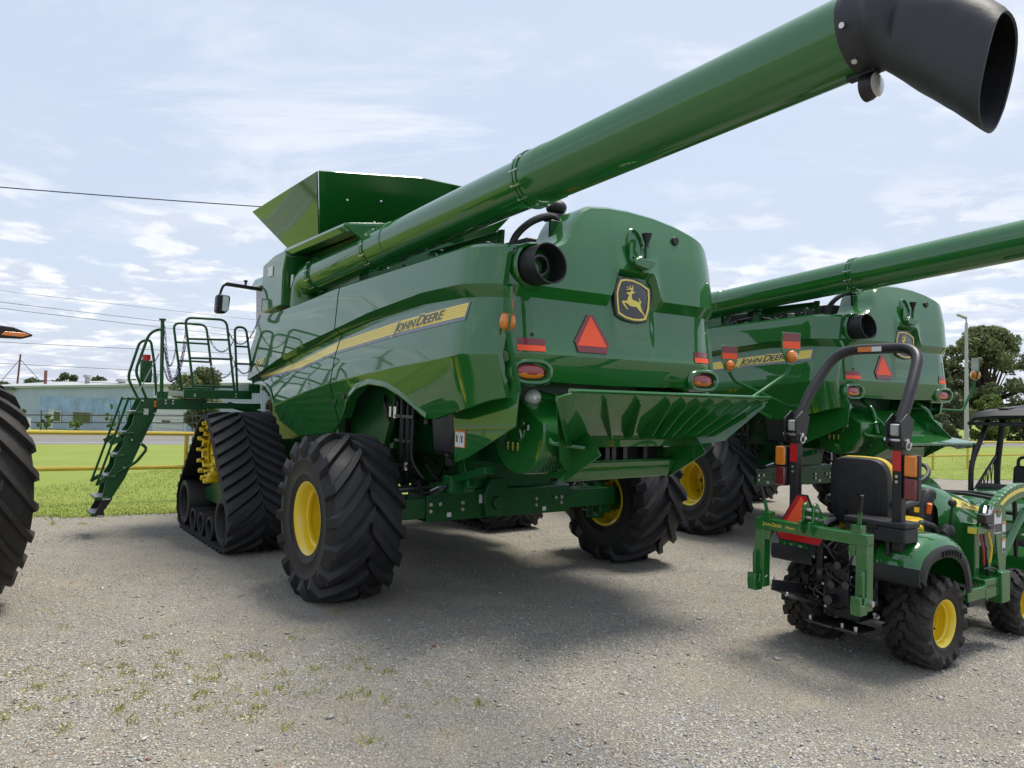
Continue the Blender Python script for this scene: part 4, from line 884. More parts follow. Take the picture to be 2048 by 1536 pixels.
    for s in (-1, 1):
        MB().prism([(.55, 1.2), (.95, 1.0), (1.3, 1.15), (1.3, 2.2), (.2, 2.2), (.2, 1.9)], 1, -s*1.18, -s*1.24).build('frame_plate', 'green_flat', root)
        MB().prism([(1.3, .85), (2.45, .95), (2.45, 1.9), (1.3, 1.9)], 1, -s*1.30, -s*1.42).build('inner_panel', 'green', root, bevel=.02)
    # under-arch clutter on the left: tank, hoses, pump
    MB().prism([(-.60, 1.42), (-.95, 1.42), (-1.15, 2.02), (-.50, 2.02)], 1, .98, 1.22).build('fluid_tank', 'black', root, bevel=.04)
    vb = MB(); vb.box(U(.12, -1.2, 1.93), U(.42, -1.05, 2.2)); vb.box(U(.18, -1.22, 1.80), U(.34, -1.1, 1.93)); vb.build('valve_block', 'dark_steel', root, bevel=.01)
    for i, (pth, r) in enumerate([([U(.05, -1.22, 2.1), U(-.05, -1.27, 1.7), U(-.02, -1.26, 1.35), U(.05, -1.2, 1.05)], .028), ([U(-.05, -1.18, 2.1), U(-.16, -1.26, 1.75), U(-.15, -1.26, 1.4), U(-.05, -1.2, 1.02)], .028), ([U(-.18, -1.2, 2.05), U(-.26, -1.26, 1.7), U(-.25, -1.26, 1.35), U(-.3, -1.15, 1.15)], .022), ([U(.5, -1.2, 2.0), U(.35, -1.28, 1.9), U(.3, -1.25, 1.7)], .02), ([U(-.3, -1.2, 1.12), U(-.45, -1.22, 1.02), U(-.62, -1.2, 1.05), U(-.8, -1.15, 1.12)], .022)]):
        MB().tube(smooth(pth, 6), r, 8).build('hydraulic_hose', 'black', root)
    for a, b in ((U(-.04, -1.25, 2.12), U(-.03, -1.27, 2.0)), (U(.18, -1.23, 1.86), U(.18, -1.23, 1.74)), (U(.30, -1.23, 1.86), U(.3, -1.23, 1.75)), (U(-.62, -1.22, 1.05), U(-.75, -1.2, 1.10)), (U(-.15, -1.28, 1.3), U(-.15, -1.28, 1.22))):
        MB().cyl(a, b, .03, n=10).build('hose_fitting', 'steel', root)
    g_ = random.Random(5)
    for k in range(16):
        v0_ = g_.uniform(-1.25, .9); u0_ = g_.uniform(-.45, .5); z0_ = g_.uniform(1.02, 1.35)
        pth = [U(u0_, v0_, z0_), U(u0_-.1*g_.random(), v0_+g_.uniform(.1, .3), z0_-g_.uniform(.05, .25)), U(u0_+.1, v0_+g_.uniform(.3, .6), z0_-g_.uniform(-.1, .2)), U(u0_+.2, v0_+g_.uniform(.5, .8), z0_+.1)]
        MB().tube(smooth(pth, 5), g_.uniform(.010, .020), 6).build('hydraulic_hose', 'black', root)
    for k in range(9):
        u_, v_, z_ = g_.uniform(-.95, .85), -1.19-.05*g_.random(), g_.uniform(1.15, 2.0); sz = g_.uniform(.03, .08)
        MB().cbox(U(u_, v_, z_), (sz*1.4, .05, sz), ry=g_.uniform(-.4, .4)).build('bracket', g_.choice(['dark_steel', 'green_flat', 'black']), root, bevel=.006)
    for z_ in (1.25, 1.5, 1.75): MB().box(U(-.30, -1.285, z_), U(.10, -1.27, z_+.03)).build('hose_clamp', 'dark_steel', root)
    fr2 = MB(); fr2.bar(U(-.55, -1.0, 2.1), U(-.95, -1.0, 1.1), .1, .12); fr2.bar(U(-.95, -1.0, 1.12), U(-.25, -1.0, 1.05), .10, .1); fr2.bar(U(-.8, -1.05, 1.18), U(-1.35, -1.05, 1.32), .10, .07); fr2.box(U(-.7, -1.0, 1.05), U(-.85, -1.15, 1.22)); fr2.build('sub_frame', 'green_flat', root, bevel=.008)
    # ---- rear skirt sheets beside the chopper
    for s in (-1, 1):
        mb = MB(); mb.prism([(-1.02, 2.10), (-1.08, 1.37), (-1.30, 1.43), (-2.03, 1.74), (-2.06, 2.02), (-2.0, 2.12)] if s < 0 else [(-1.02, 2.10), (-1.08, 1.37), (-1.30, 1.43), (-1.6, 1.6), (-1.7, 2.1)] if True else [(-1.02, 2.10), (-1.08, 1.37), (-1.30, 1.43), (-2.03, 1.74), (-2.06, 2.02), (-2.0, 2.12)], 1, -s*1.245, -s*1.26); sk = mb.build('skirt_panel', G, root, bevel=.006)
        wd = MB(); wd.box(U(-1.095, s*1.263, 1.515), U(-1.268, s*1.268, 1.672)); wd = wd.build('warning_label', 'decal_orange', sk)
        for k in (0, 1):
            a = -1.105-.08*k; wl = MB(); wl.box(U(a, s*1.269, 1.522), U(a-.074, s*1.272, 1.655)); wl.build('warning_picture', 'decal_white', sk)
            fg = MB(); y = -s*1.2735; fg.add([(a-.02, y, 1.565), (a-.05, y, 1.565), (a-.04, y, 1.59), (a-.055, y, 1.62), (a-.045, y, 1.625), (a-.033, y, 1.60), (a-.025, y, 1.635), (a-.012, y, 1.62), (a-.022, y, 1.59)], [tuple(range(9))]); fg.build('warning_figure', 'decal_black', sk, merge=0)
    # chopper: drum covers left and right, body between
    for s in (-1, 1):
        n = 40; cu, cz, r = -1.66, 1.69, .385
        prof = [(cu+r*cos(a), cz+r*sin(a)) for a in np.linspace(pi*.93, 2*pi*1.02, 30)]+[(cu+.34, 1.95), (cu-.05, 1.96), (cu-.30, 1.80)]
        sc = lambda q: [(cu+(x-cu)*q, cz+(z-cz)*q) for x, z in prof]
        mb = MB(); mb.rings([[U(x, s*vv, z) for x, z in sc(q)] for vv, q in ((.55, 1.0), (.90, 1.0), (.950, .985), (.968, .95), (.972, .84))], True, True); dr = mb.build('chopper_drum', G, root, sharp=28)
        dm = MB(); dm.lathe([(-s*.970, .12), (-s*.985, .11), (-s*.975, .06), (-s*.968, .001)], (cu, 0, cz+.02), 1, 24); dm.build('drum_dimple', G, dr, sharp=60)
        hl = MB()
        for i in range(15):
            a = pi*1.90-i*.058
            for k in range(9):
                vv = s*(.56+.034*k+(.017 if i % 2 else 0)); p = Vector(U(cu-r*cos(a-pi*1.0)*0-r*.999*abs(cos(a)), vv, cz-r*.999*abs(sin(a)) if sin(a) < 0 else cz+r*sin(a)))
                nn = Vector((-abs(cos(a)), 0, sin(a))); hl.cyl(p-nn*.004, p+nn*.0025, .0085, n=6)
        hl.build('drum_holes', 'void', dr)['kind'] = 'stuff'
        dl = MB(); dl.box(U(cu-.04, s*.973, 1.50), U(cu+.20, s*.976, 1.60)); dl.build('drum_label', 'green_flat', dr)
        lm = MB(); y0, y1 = -s*.9765, -s*.979
        for k in range(3):
            x = cu+.13-.075*k; lm.box((x-.004, min(y0, y1), 1.515), (x+.004, max(y0, y1), 1.56)); lm.box((x-.016, min(y0, y1), 1.545), (x+.016, max(y0, y1), 1.552))
            lm.cyl((x, y0, 1.575), (x, y1, 1.575), .012, n=10)
        lm.build('drum_label_marks', 'decal_yellow', dr)['kind'] = 'stuff'
        st = MB(); st.bar(U(cu-.05, s*.95, 1.93), U(cu-.09, s*.955, 1.77), .03, .012, (0, 1, 0)); st.build('white_strip', 'decal_white', dr)
        ltc = MB(); ltc.box(U(cu-.10, s*.94, 1.70), U(cu-.17, s*.985, 1.75)); ltc.build('drum_latch', 'steel', dr, bevel=.006)
    ch = MB(); ch.prism([(-1.35, 1.95), (-1.55, 1.30), (-1.95, 1.27), (-2.03, 1.40), (-2.03, 1.44), (-1.85, 1.46), (-1.85, 1.57), (-2.05, 1.585), (-2.06, 1.63), (-1.7, 1.95)], 1, -.62, .62); ch = ch.build('chopper_body', G, root, bevel=.006)
    MB().box(U(-1.88, -.60, 1.445), U(-1.851, .60, 1.575)).build('chopper_outlet', 'void', ch)
    kn = MB()
    for v in (-.52, -.2, -.12, .02, .28, .55): MB().box(U(-1.9, v, 1.45), U(-1.96, v+.05, 1.56)).build('chopper_knife', 'dark_steel', ch)
    MB().bar(U(-2.058, .45, 1.575), U(-2.062, .62, 1.60), .03, .045).build('outlet_bracket', 'decal_white', ch)
    lw = MB(); lw.add([U(-2.04, -.64, 1.43), U(-2.04, .64, 1.43), U(-1.92, .52, 1.27), U(-1.92, -.72, 1.26)], [(0, 1, 2, 3)]); lw.build('outlet_lip', G, ch, solid=.012)
    for s in (-1, 1):
        pl = MB(); pl.prism([(-1.55, 1.3), (-1.95, 1.26), (-2.40, 1.52), (-2.33, 1.60), (-1.95, 1.95), (-1.6, 1.95)], 1, -s*.64, -s*.655); pl = pl.build('chopper_side', G, root, bevel=.004)
        bo = MB()
        for u, z in ((-1.72, 1.34), (-1.85, 1.36), (-1.96, 1.45), (-2.02, 1.55), (-2.0, 1.66), (-1.95, 1.8)): bo.cyl(U(u, s*.655, z), U(u, s*.672, z), .014, n=8)
        bo.build('side_bolts', 'steel', pl)['kind'] = 'stuff'
        MB().tube(fillet([U(-2.1, s*.67, 1.78), U(-1.98, s*.9, 1.72), U(-2.05, s*.9, 1.60), U(-2.22, s*.67, 1.57)], .03), .018, 8).build('side_handle', G, pl)
    p = Vector(U(-1.72, -.86, 1.99)); wl = MB().sphere(p, .085, 16, 10, (.75, 1.05, .85)).build('work_lamp', 'lens_clear', root)
    MB().tube([p+Vector((.05, -.05, .02)), p+Vector((.10, -.35, -.03)), p+Vector((.1, -.7, -.08))], .05, 8).build('lamp_bracket', G, root)
    # ---- rear axle
    ax = MB(); ax.prism([(-.30, .70), (-.30, 1.0), (-.27, 1.015), (.10, 1.015), (.12, 1.0), (.12, .70)], 1, -.78, 1.10); ax = ax.build('rear_axle', 'green_flat', root, bevel=.01)
    for s in (-1, 1):
        MB().box(U(-.275, s*.7, .735), U(.08, s*1.50, .945)).build('axle_slider', 'green_flat', ax, bevel=.008)
        kn = MB(); kn.cyl(U(-.02, s*1.42, .55), U(-.02, s*1.42, 1.08), .11, n=18); kn.cyl(U(0, s*1.40, .77), U(0, s*1.82, .77), .17, .15, 20); kn.box(U(-.2, s*1.33, .62), U(.14, s*1.52, .95)); kn.build('steering_knuckle', 'green_flat', ax, bevel=.02)
        MB().tube([U(-.25, s*.95, 1.06), U(-.2, s*1.45, 1.03)], .035, 10).build('steering_cylinder', 'dark_steel', ax)
        MB().cyl(U(-.24, s*1.1, 1.055), U(-.21, s*1.35, 1.045), .02, n=8).build('cylinder_rod', 'steel', ax)
    bo = MB(); ho = MB()
    for v, z in ((-1.06, .88), (-.95, .88), (-1.06, .81), (-.68, .88), (-.68, .81), (.28, .87), (.28, .80), (.56, .87), (.64, .87), (.64, .81)):
        p = Vector(U(-.30, v, z)); MB().cyl(p, p+Vector((-.02, 0, 0)), .021, n=6).cyl(p+Vector((-.02, 0, 0)), p+Vector((-.028, 0, 0)), .012, n=8).build('axle_bolt', 'steel', ax)
    for v in (-1.03, -.99, -.92, -.86, -.66, -.62, .18, .24, .5, .56, .62, .68):
        for z in (.945,): ho.cyl(U(-.301, v, z), U(-.3025, v, z), .010, n=8)
    for v in (-.99, -.92, -.86, .5, .6, .7):
        for z in (.81, .88): ho.cyl(U(-.301, v+.025, z), U(-.3025, v+.025, z), .010, n=8)
    ho.build('axle_holes', 'void', ax)['kind'] = 'stuff'
    pv = MB(); pv.prism([(-.42, .72), (-.14, .72), (-.12, .98), (-.22, 1.12), (-.36, 1.12), (-.44, .95)], 0, -.36, -.30); pv.cyl(U(-.36, -.27, .86), U(-.40, -.27, .86), .075, n=18); pv.xf(lambda x, y, z: (x, y if False else y, z)); 
    pv.v = [(x, -y if abs(y) < .5 and i < 12 else y, z) for i, (x, y, z) in enumerate(pv.v)]; pv.build('axle_pivot', 'green_flat', ax, bevel=.008)
    MB().prism([(-.5, 1.0), (.5, 1.0), (.6, 1.35), (-.6, 1.35)], 0, -.25, .9).build('axle_support', 'green_flat', root)
    lb = MB(); lb.box(U(-.301, -.47, .86), U(-.303, -.39, .95)); lb.box(U(-.301, -.86, .74), U(-.303, -.81, .785)); lb.box(U(-.301, .38, .73), U(-.303, .43, .775)); lb.build('axle_labels', 'decal_white', ax)['kind'] = 'stuff'
    MB().box(U(-.10, .05, 1.02), U(.10, .42, 1.10)).build('yellow_tow_block', 'yellow', root, bevel=.01)
    # ---- rear wheels
    for s in (-1, 1):
        wheel(root, 'rear_wheel', U(.02, s*1.905, .775), -s, 'cr', .825, .71, .335, .775, 16, .066, .105, .52, -.12, curve=.85)
    # ---- tracks
    tr0 = None
    cs = [(3.50, 1.185, .475), (4.56, .395, .365), (2.58, .385, .350)]     # sprocket, front idler, rear idler (outer belt radii, without lugs)
    def belt_path():
        P = []; cc = [cs[1], cs[0], cs[2]]      # going: front idler -> top -> rear idler (counter-clockwise seen from the left)
        n = 3; seg = []
        for i in range(n):
            (x0, z0, a), (x1, z1, b) = cc[i], cc[(i+1) % n]
            dx, dz = x1-x0, z1-z0; D = sqrt(dx*dx+dz*dz); base = atan2(dz, dx); off_ = math.acos((a-b)/D)
            th = base-off_; seg.append(((x0+a*cos(th), z0+a*sin(th)), (x1+b*cos(th), z1+b*sin(th)), th))
        for i in range(n):
            (x1, z1, b) = cc[(i+1) % n]; th0 = seg[i][2]; th1 = seg[(i+1) % n][2]
            while th1 < th0: th1 += 2*pi
            p, q, _ = seg[i]
            m = 14
            for k in range(m): P.append((p[0]+(q[0]-p[0])*k/m, p[1]+(q[1]-p[1])*k/m))
            m = 12
            for k in range(m): th = th0+(th1-th0)*k/m; P.append((x1+b*cos(th), z1+b*sin(th)))
        return P
    BP = np.array(belt_path()); nx = np.roll(BP, -1, 0); seg = np.linalg.norm(nx-BP, axis=1); cum = np.concatenate([[0], np.cumsum(seg)]); Ltot = cum[-1]
    def at_s(sv_):
        sv_ = sv_ % Ltot; i = int(np.searchsorted(cum, sv_, 'right')-1); i = min(i, len(BP)-1); t = (sv_-cum[i])/max(seg[i], 1e-6); p = BP[i]*(1-t)+nx[i]*t
        d = (nx[i]-BP[i])/max(seg[i], 1e-6); d2 = (nx[(i+1) % len(BP)]-BP[(i+1) % len(BP)]); d2 = d2/max(np.linalg.norm(d2), 1e-6); d = d*(1-t)+d2*t; d /= np.linalg.norm(d)
        return p, np.array([d[1], -d[0]])
    v0, v1 = 1.475, 2.375; vm = (v0+v1)/2; wv = v1-v0
    for s in (-1, 1):
        if tr0 is None:
            belt = MB(); rows = []
            for i in range(0, 180):
                p, nrm = at_s(Ltot*i/180); q = p-nrm*.045
                rows.append([(p[0], (v0-vm)+.012, p[1]), (p[0]+nrm[0]*.006, (v0-vm)+.03, p[1]+nrm[1]*.006), (p[0]+nrm[0]*.006, (v1-vm)-.03, p[1]+nrm[1]*.006), (p[0], (v1-vm)-.012, p[1]), (q[0], (v1-vm), q[1]), (q[0], (v0-vm), q[1])])
            rows.append(rows[0]); belt.rings(rows, True, False); belt = belt.build('track_belt', 'rubber', root, sharp=40); tr0 = belt
            lug = MB(); nl = 40; pit = Ltot/nl
            for i in range(nl):
                for sd in (-1, 1):
                    s0 = pit*(i+(.5 if sd > 0 else 0)); R = []
                    for t in (.02, .12, .3, .5, .7, .86, .97):
                        c = s0+pit*(2.0*(t**.8)); y = sd*t*wv/2; hw = .040 if t > .05 else .03
                        ring = []
                        for ds, h in ((-hw*1.35, -.004), (-hw*.75, .05), (hw*.75, .05), (hw*1.35, -.004)):
                            p, nrm = at_s(c+ds); z = p+nrm*h; ring.append((z[0], y, max(z[1], .003)))
                        R.append(ring)
                    lug.rings(R, True, True)
            lug.build('track_lugs', 'rubber', belt, sharp=38)
            sp = MB(); r = .36; cx, cz = cs[0][0], cs[0][1]-.0
            sp.lathe([(-.11, r*.80), (-.12, r*.98), (-.02, r*.98), (-.02, r*.62), (-.05, r*.5), (-.05, .06), (-.11, .05)], (cx, 0, cz), 1, 36); sp.lathe([(.11, r*.80), (.12, r*.98), (.02, r*.98), (.02, r*.62)], (cx, 0, cz), 1, 36)
            for k in range(16):
                a = 2*pi*k/16; c_ = Vector((cx+(r+.035)*cos(a), 0, cz+(r+.035)*sin(a))); sp.bar(c_+Vector((0, -.2, 0)), c_+Vector((0, .2, 0)), .045, .06, (cos(a), 0, sin(a)))
                c2 = Vector((cx+(r-.03)*cos(a), .12, cz+(r-.03)*sin(a))); sp.bar(c2-Vector((0, .24, 0)), c2, .05, .09, (cos(a), 0, sin(a)))
            sp.v = [(x, y*.62+.30, z) for x, y, z in sp.v]
            sp = sp.build('drive_sprocket', 'yellow', belt, bevel=.01, sharp=40)
            nb = MB()
            for k in range(12):
                a = 2*pi*k/12+.1; c_ = Vector((cx+r*.82*cos(a), .10, cz+r*.82*sin(a))); nb.cyl(c_+Vector((0, .25, 0)), c_+Vector((0, .30, 0)), .018, n=8)
            nb.build('sprocket_nuts', 'dark_steel', belt)['kind'] = 'stuff'
            def idler(x, z, r, w=.84):
                m = MB()
                for e in (-1, 1):
                    m.lathe([(e*.06, r*.9), (e*.06, r), (e*w*.48, r), (e*w*.5, r*.97), (e*w*.5, r*.78), (e*w*.46, r*.72), (e*w*.30, r*.68), (e*w*.30, r*.30), (e*w*.36, r*.26), (e*w*.36, .001)], (x, 0, z), 1, 30)
                return m
            idler(cs[1][0], cs[1][1], .31).build('idler_wheel', 'rubber', belt, sharp=40); idler(cs[2][0], cs[2][1], .295).build('idler_wheel', 'rubber', belt, sharp=40)
            for x in (4.02, 3.58, 3.14): idler(x, .215, .16).build('track_roller', 'rubber', belt, sharp=40)
            fr_ = MB(); fr_.prism([(2.6, .45), (4.5, .45), (4.3, .62), (3.75, .75), (3.3, .75), (2.8, .62)], 1, -.2, .2); fr_.build('track_frame', 'green_flat', belt, bevel=.02)
        else:
            belt = share(tr0, 'track_belt', root)
            for ch_ in [q for q in bpy.data.objects if q.parent == tr0]: share(ch_, ch_.name.split('.')[0], belt)
        belt.location = (0, -s*vm, 0); belt.scale = (1, -s, 1)
    MB().cyl((3.5, -1.6, 1.185), (3.5, 1.6, 1.185), .16, n=20).build('front_axle', 'green_flat', root)
    # ---- feeder house ahead of the body
    MB().prism([(4.3, 1.0), (4.3, 2.0), (6.4, 1.4), (6.5, .75), (6.2, .6)], 1, -.7, .7).build('feeder_house', 'green_flat', root, bevel=.02)
    # ---- unloading auger
    A = Vector(U(2.35, -1.27, 3.50)); B = Vector(U(-4.82, -1.03, 3.995)); d = (B-A).normalized(); Lt = (B-A).length
    P = lambda t: A+d*t
    tb = MB(); tb.tube([P(-.02), P(1.75)], .205, 56); tb.tube([P(1.62), P(2.02), P(2.03), P(4.45)], [.222, .222, .212, .212], 56); tb.tube([P(4.42), P(4.66), P(4.67), P(Lt)], [.232, .232, .226, .226], 56); tb.tube([P(Lt-.02), P(Lt+.10)], .2255, 56); tb = tb.build('unloading_auger', G, root, sharp=40)
    def flange(t, r, n, w=.035):
        f = MB(); f.tube([P(t-w), P(t-w*.3)], r+.03, 40); f.tube([P(t+w*.1), P(t+w*.9)], r+.03, 40); f.build('auger_flange', G, tb, sharp=40)
        o1 = d.orthogonal().normalized(); o2 = d.cross(o1); b = MB()
        for k in range(n):
            a = 2*pi*(k+.3)/n; c_ = P(t)+(o1*cos(a)+o2*sin(a))*(r+.018); b.cyl(c_-d*.055, c_+d*.055, .013, n=8)
        b.build('flange_bolts', 'steel', tb)['kind'] = 'stuff'
    flange(1.60, .205, 12); flange(4.40, .214, 12); flange(.05, .205, 12)
    MB().tube(smooth([U(2.34, -1.27, 3.50), U(2.60, -1.275, 3.475), U(2.76, -1.28, 3.36), U(2.80, -1.28, 3.12)], 6), .215, 40).build('auger_elbow', G, tb)
    MB().box(U(2.88, -1.46, 3.38), U(2.80, -1.47, 3.55)).build('elbow_label', 'decal_white', tb)
    cd = MB(); cd.prism([(2.35, 3.66), (1.5, 3.74), (1.5, 3.70), (2.35, 3.62)], 1, 1.0, 1.12); cd.build('auger_cradle', 'green_flat', tb)
    # rubber boot
    n = 36; R = []
    o1 = Vector(U(0, 1, 0)); o1 = (o1-d*o1.dot(d)).normalized(); o2 = o1.cross(d); o2 = o2 if o2.z > 0 else -o2
    E0 = P(Lt); C1 = Vector(U(-5.56, -1.10, 3.525)); dirs = Vector((-.80, .05, -.52)).normalized()
    def section(c, nn, a, up, dn, ex=1.0):
        x = Vector((0, 1, 0)); x = (x-nn*x.dot(nn)).normalized(); y = x.cross(nn); y = y if y.z > 0 else -y
        sg = lambda q: math.copysign(abs(q)**ex, q)
        return [c+x*a*sg(cos(2*pi*k/n))+y*(up if sin(2*pi*k/n) > 0 else dn)*sg(sin(2*pi*k/n)) for k in range(n)]
    RA = section(P(Lt+.12), d, .238, .238, .238); RM = section(C1, Vector((-.93, -.165, -.20)).normalized(), .225, .25, .27, .8)
    dense = [section(P(Lt-.0), d, .234, .234, .234)]
    for j in range(21):
        t = j/20; e = t*t*(3-2*t)*.35+t*.65; ring_ = []
        for k in range(n):
            q = RA[k].lerp(RM[k], e); up = max(0, sin(2*pi*k/n)); q = q+Vector((-.03, 0, .05))*(sin(pi*t)**.8)*up+Vector((0, .018*cos(2*pi*k/n), 0))*sin(pi*t); ring_.append(q)
        dense.append(ring_)
    # folds and dents of the soft boot
    from mathutils import noise as mnoise
    dense2 = []
    for i in range(len(dense)-1):
        dense2.append(dense[i]); dense2.append([p.lerp(q, .5) for p, q in zip(dense[i], dense[i+1])])
    dense2.append(dense[-1]); dense = dense2
    for i, rg in enumerate(dense):
        c0 = sum(rg, Vector())/n
        for k in range(n):
            an = 2*pi*k/n; da = lambda q: ((an-q+pi) % (2*pi))-pi; t = i/(len(dense)-1); nrm = (rg[k]-c0).normalized()
            knob = math.exp(-((t-.20)/.085)**2)*math.exp(-(da(.15)/.45)**2); fold = math.exp(-((t-.335)/.035)**2)*math.exp(-(da(.0)/.5)**2); flat = math.exp(-((t-.62)/.25)**2)*math.exp(-(da(.15)/.7)**2)
            w = .034*knob-.040*fold-.03*flat+(.009*mnoise.noise(rg[k]*4.0)+.003*mnoise.noise(rg[k]*14.0))*min(1, max(0, (t-.06)*6))
            rg[k] = rg[k]+nrm*w
    bt = MB(); bt.rings(dense, True, False); bt.build('auger_spout', 'boot', tb, solid=.012, sharp=60)
    bs = MB()
    for k in range(8):
        a = 2*pi*k/8+.2; c_ = P(Lt+.05)+(o1*cos(a)+o2*sin(a))*.243; nn = (o1*cos(a)+o2*sin(a)); bs.cyl(c_-nn*.01, c_+nn*.016, .016, n=8)
    bs.build('spout_bolts', 'steel', tb)['kind'] = 'stuff'
    lp_ = P(Lt+.06)-o2*.285; wl = MB(); wl.lathe([(-.035, .03), (-.03, .055), (.0, .07), (.03, .074), (.034, .066)], tuple(lp_+Vector((-.0, 0, -.03))), 0, 24, True); wl = wl.build('auger_lamp', 'black', tb, sharp=50)
    c_ = lp_+Vector((-.037, 0, -.03)); MB().lathe([(.0, .064), (-.012, .05), (-.018, .001)], tuple(c_), 0, 24).build('auger_lamp_lens', 'lens_clear', wl, sharp=60)
    br = MB(); br.bar(P(Lt+.0)-o2*.225, lp_+Vector((.02, 0, .03)), .05, .03); br.bar(P(Lt-.06)-o2*.235, P(Lt+.10)-o2*.24, .06, .02); br.build('auger_lamp_bracket', 'black', wl)
    # ---- ladder platform on the left
    pf = MB(); pf.box(U(4.0, -2.50, 1.90), U(5.2, -1.62, 1.975)); pf.box(U(3.98, -2.52, 1.88), U(4.03, -1.60, 2.0)); pf.box(U(3.95, -1.66, 1.97), U(4.6, -1.50, 2.10)); pf = pf.build('platform', 'green_flat', root, bevel=.006)
    pb = MB(); pb.box(U(4.12, -2.82, 1.72), U(4.22, -2.18, 1.865)); pb.box(U(4.85, -2.82, 1.72), U(4.95, -2.18, 1.865)); pb.box(U(4.05, -2.25, 1.74), U(5.0, -1.45, 1.82)); pb.bar(U(4.1, -1.9, 1.80), U(4.1, -1.40, 1.66), .06, .08); pb.build('platform_beam', 'green_flat', pf, bevel=.006)
    bo = MB()
    for v, z in ((-2.72, 1.84), (-2.63, 1.84), (-2.72, 1.80), (-2.63, 1.80), (-2.38, 1.93), (-2.38, 1.91), (-1.83, 1.95), (-1.83, 1.91)): bo.cyl(U(4.0 if v > -2.5 else 4.12, v, z), U(3.96 if v > -2.5 else 4.10, v, z), .013, n=8)
    bo.build('platform_bolts', 'steel', pf)['kind'] = 'stuff'
    def rail(name, pts, bars, r=.0175):
        rl = MB(); rl.tube(fillet([U(*p) for p in pts], .10, 5), r, 8)
        for a, b in bars: rl.cyl(U(*a), U(*b), r*.85, n=8)
        return rl.build(name, 'green_flat', pf)
    rail('guard_rail', [(4.0, -2.375, 1.88), (4.0, -2.535, 2.98), (4.0, -1.985, 2.99), (4.0, -1.83, 1.90)], [((4.0, -2.49, 2.69), (4.0, -1.95, 2.71)), ((4.0, -2.45, 2.43), (4.0, -1.91, 2.44)), ((4.0, -2.39, 2.05), (4.0, -1.85, 2.05))])
    rail('guard_rail', [(4.9, -2.34, 1.92), (4.9, -2.50, 2.97), (4.9, -2.04, 2.98), (4.9, -1.88, 1.92)], [((4.9, -2.455, 2.69), (4.9, -2.01, 2.69)), ((4.9, -2.415, 2.42), (4.9, -1.97, 2.42)), ((4.9, -2.35, 2.02), (4.9, -1.89, 2.02))])
    rail('guard_rail', [(4.2, -1.745, 1.95), (4.2, -1.815, 2.92), (4.2, -1.655, 2.92), (4.2, -1.52, 2.10)], [((4.2, -1.79, 2.64), (4.2, -1.61, 2.64)), ((4.2, -1.765, 2.39), (4.2, -1.57, 2.39))])
    # swing-out ladder
    ld = MB(); out = [(-2.72, 1.86), (-2.98, 1.86), (-3.06, 1.80), (-3.14, 1.28), (-3.30, .95), (-3.42, .52), (-3.32, .50), (-3.12, .78), (-2.98, 1.13), (-2.88, 1.30), (-2.80, 1.62), (-2.70, 1.72)]
    out = [(-2.74, 1.87), (-2.98, 1.87), (-3.06, 1.68), (-3.10, 1.50), (-3.18, 1.38), (-3.20, 1.22), (-3.28, 1.08), (-3.30, .95), (-3.38, .80), (-3.42, .54), (-3.32, .50), (-3.16, .78), (-3.01, 1.15), (-2.81, 1.64)]
    for u in (4.30, 4.74): ld.prism([(-v, z) for v, z in out], 0, u, u+.025)
    ld = ld.build('ladder', 'green_flat', root, bevel=.004)
    for k, (v, z) in enumerate([(-3.03, 1.66), (-3.12, 1.38), (-3.22, 1.08), (-3.32, .80), (-3.42, .52), (-3.46, .31)]):
        sp_ = MB(); sp_.box(U(4.29, v+.07, z-.018), U(4.78, v-.09, z+.022)); sp_.build('ladder_step', 'green_flat', ld, bevel=.008)
        tr_ = MB(); tr_.box(U(4.31, v+.06, z+.022), U(4.76, v-.08, z+.028)); tr_.build('step_tread', 'galv', ld)
    for u in (4.285, 4.77):
        ft = MB(); ft.prism([(3.30, .52), (3.41, .53), (3.50, .34), (3.49, .285), (3.395, .28), (3.40, .36)], 0, u, u+.012); ft.build('rubber_foot', 'black', ld)
        MB().box(U(u-.003, -3.33, .505), U(u+.014, -3.42, .525)).build('foot_clamp', 'steel', ld); MB().box(U(u-.003, -3.40, .285), U(u+.014, -3.48, .305)).build('foot_clamp', 'steel', ld)
    for u in (4.28, 4.80):
        hr = MB(); hr.tube([U(u, -3.50, .70), U(u, -3.15, 1.87)], .016, 8); hr.bar(U(u, -3.40, .78), U(u, -3.5, .72), .02, .05); hr.bar(U(u, -3.16, 1.84), U(u, -3.0, 1.86), .018, .02); hr.bar(U(u, -3.22, 1.33), U(u, -3.36, 1.25), .02, .07); hr.build('ladder_handrail', 'green_flat', ld)
    lk = MB(); lk.tube(fillet([U(4.27, -3.0, 1.26), U(4.27, -2.90, 1.18), U(4.27, -3.03, 1.0), U(4.27, -3.26, .86)], .05), .02, 8); lk.cyl(U(4.28, -3.10, 1.30), U(4.25, -3.10, 1.30), .03, n=12); lk.bar(U(4.275, -3.10, 1.30), U(4.275, -2.83, 1.66), .03, .035); lk.build('ladder_link', 'green_flat', ld)
    bo = MB()
    for v, z in ((-2.99, 1.25), (-2.91, 1.17), (-3.18, .93), (-2.83, 1.66), (-2.98, 1.83), (-3.10, 1.30), (-2.95, 1.70)): bo.cyl(U(4.29, v, z), U(4.24, v, z), .012, n=8)
    bo.build('ladder_bolts', 'steel', ld)['kind'] = 'stuff'
    lm = MB(); lm.box(U(4.285, -2.84, 1.74), U(4.25, -2.78, 1.83)); lm.build('ladder_marker', 'lens_amber', ld, bevel=.006)
    wl = MB(); wl.box(U(4.297, -2.96, 1.64), U(4.293, -2.90, 1.72)); wl.build('ladder_label', 'decal_white', ld)
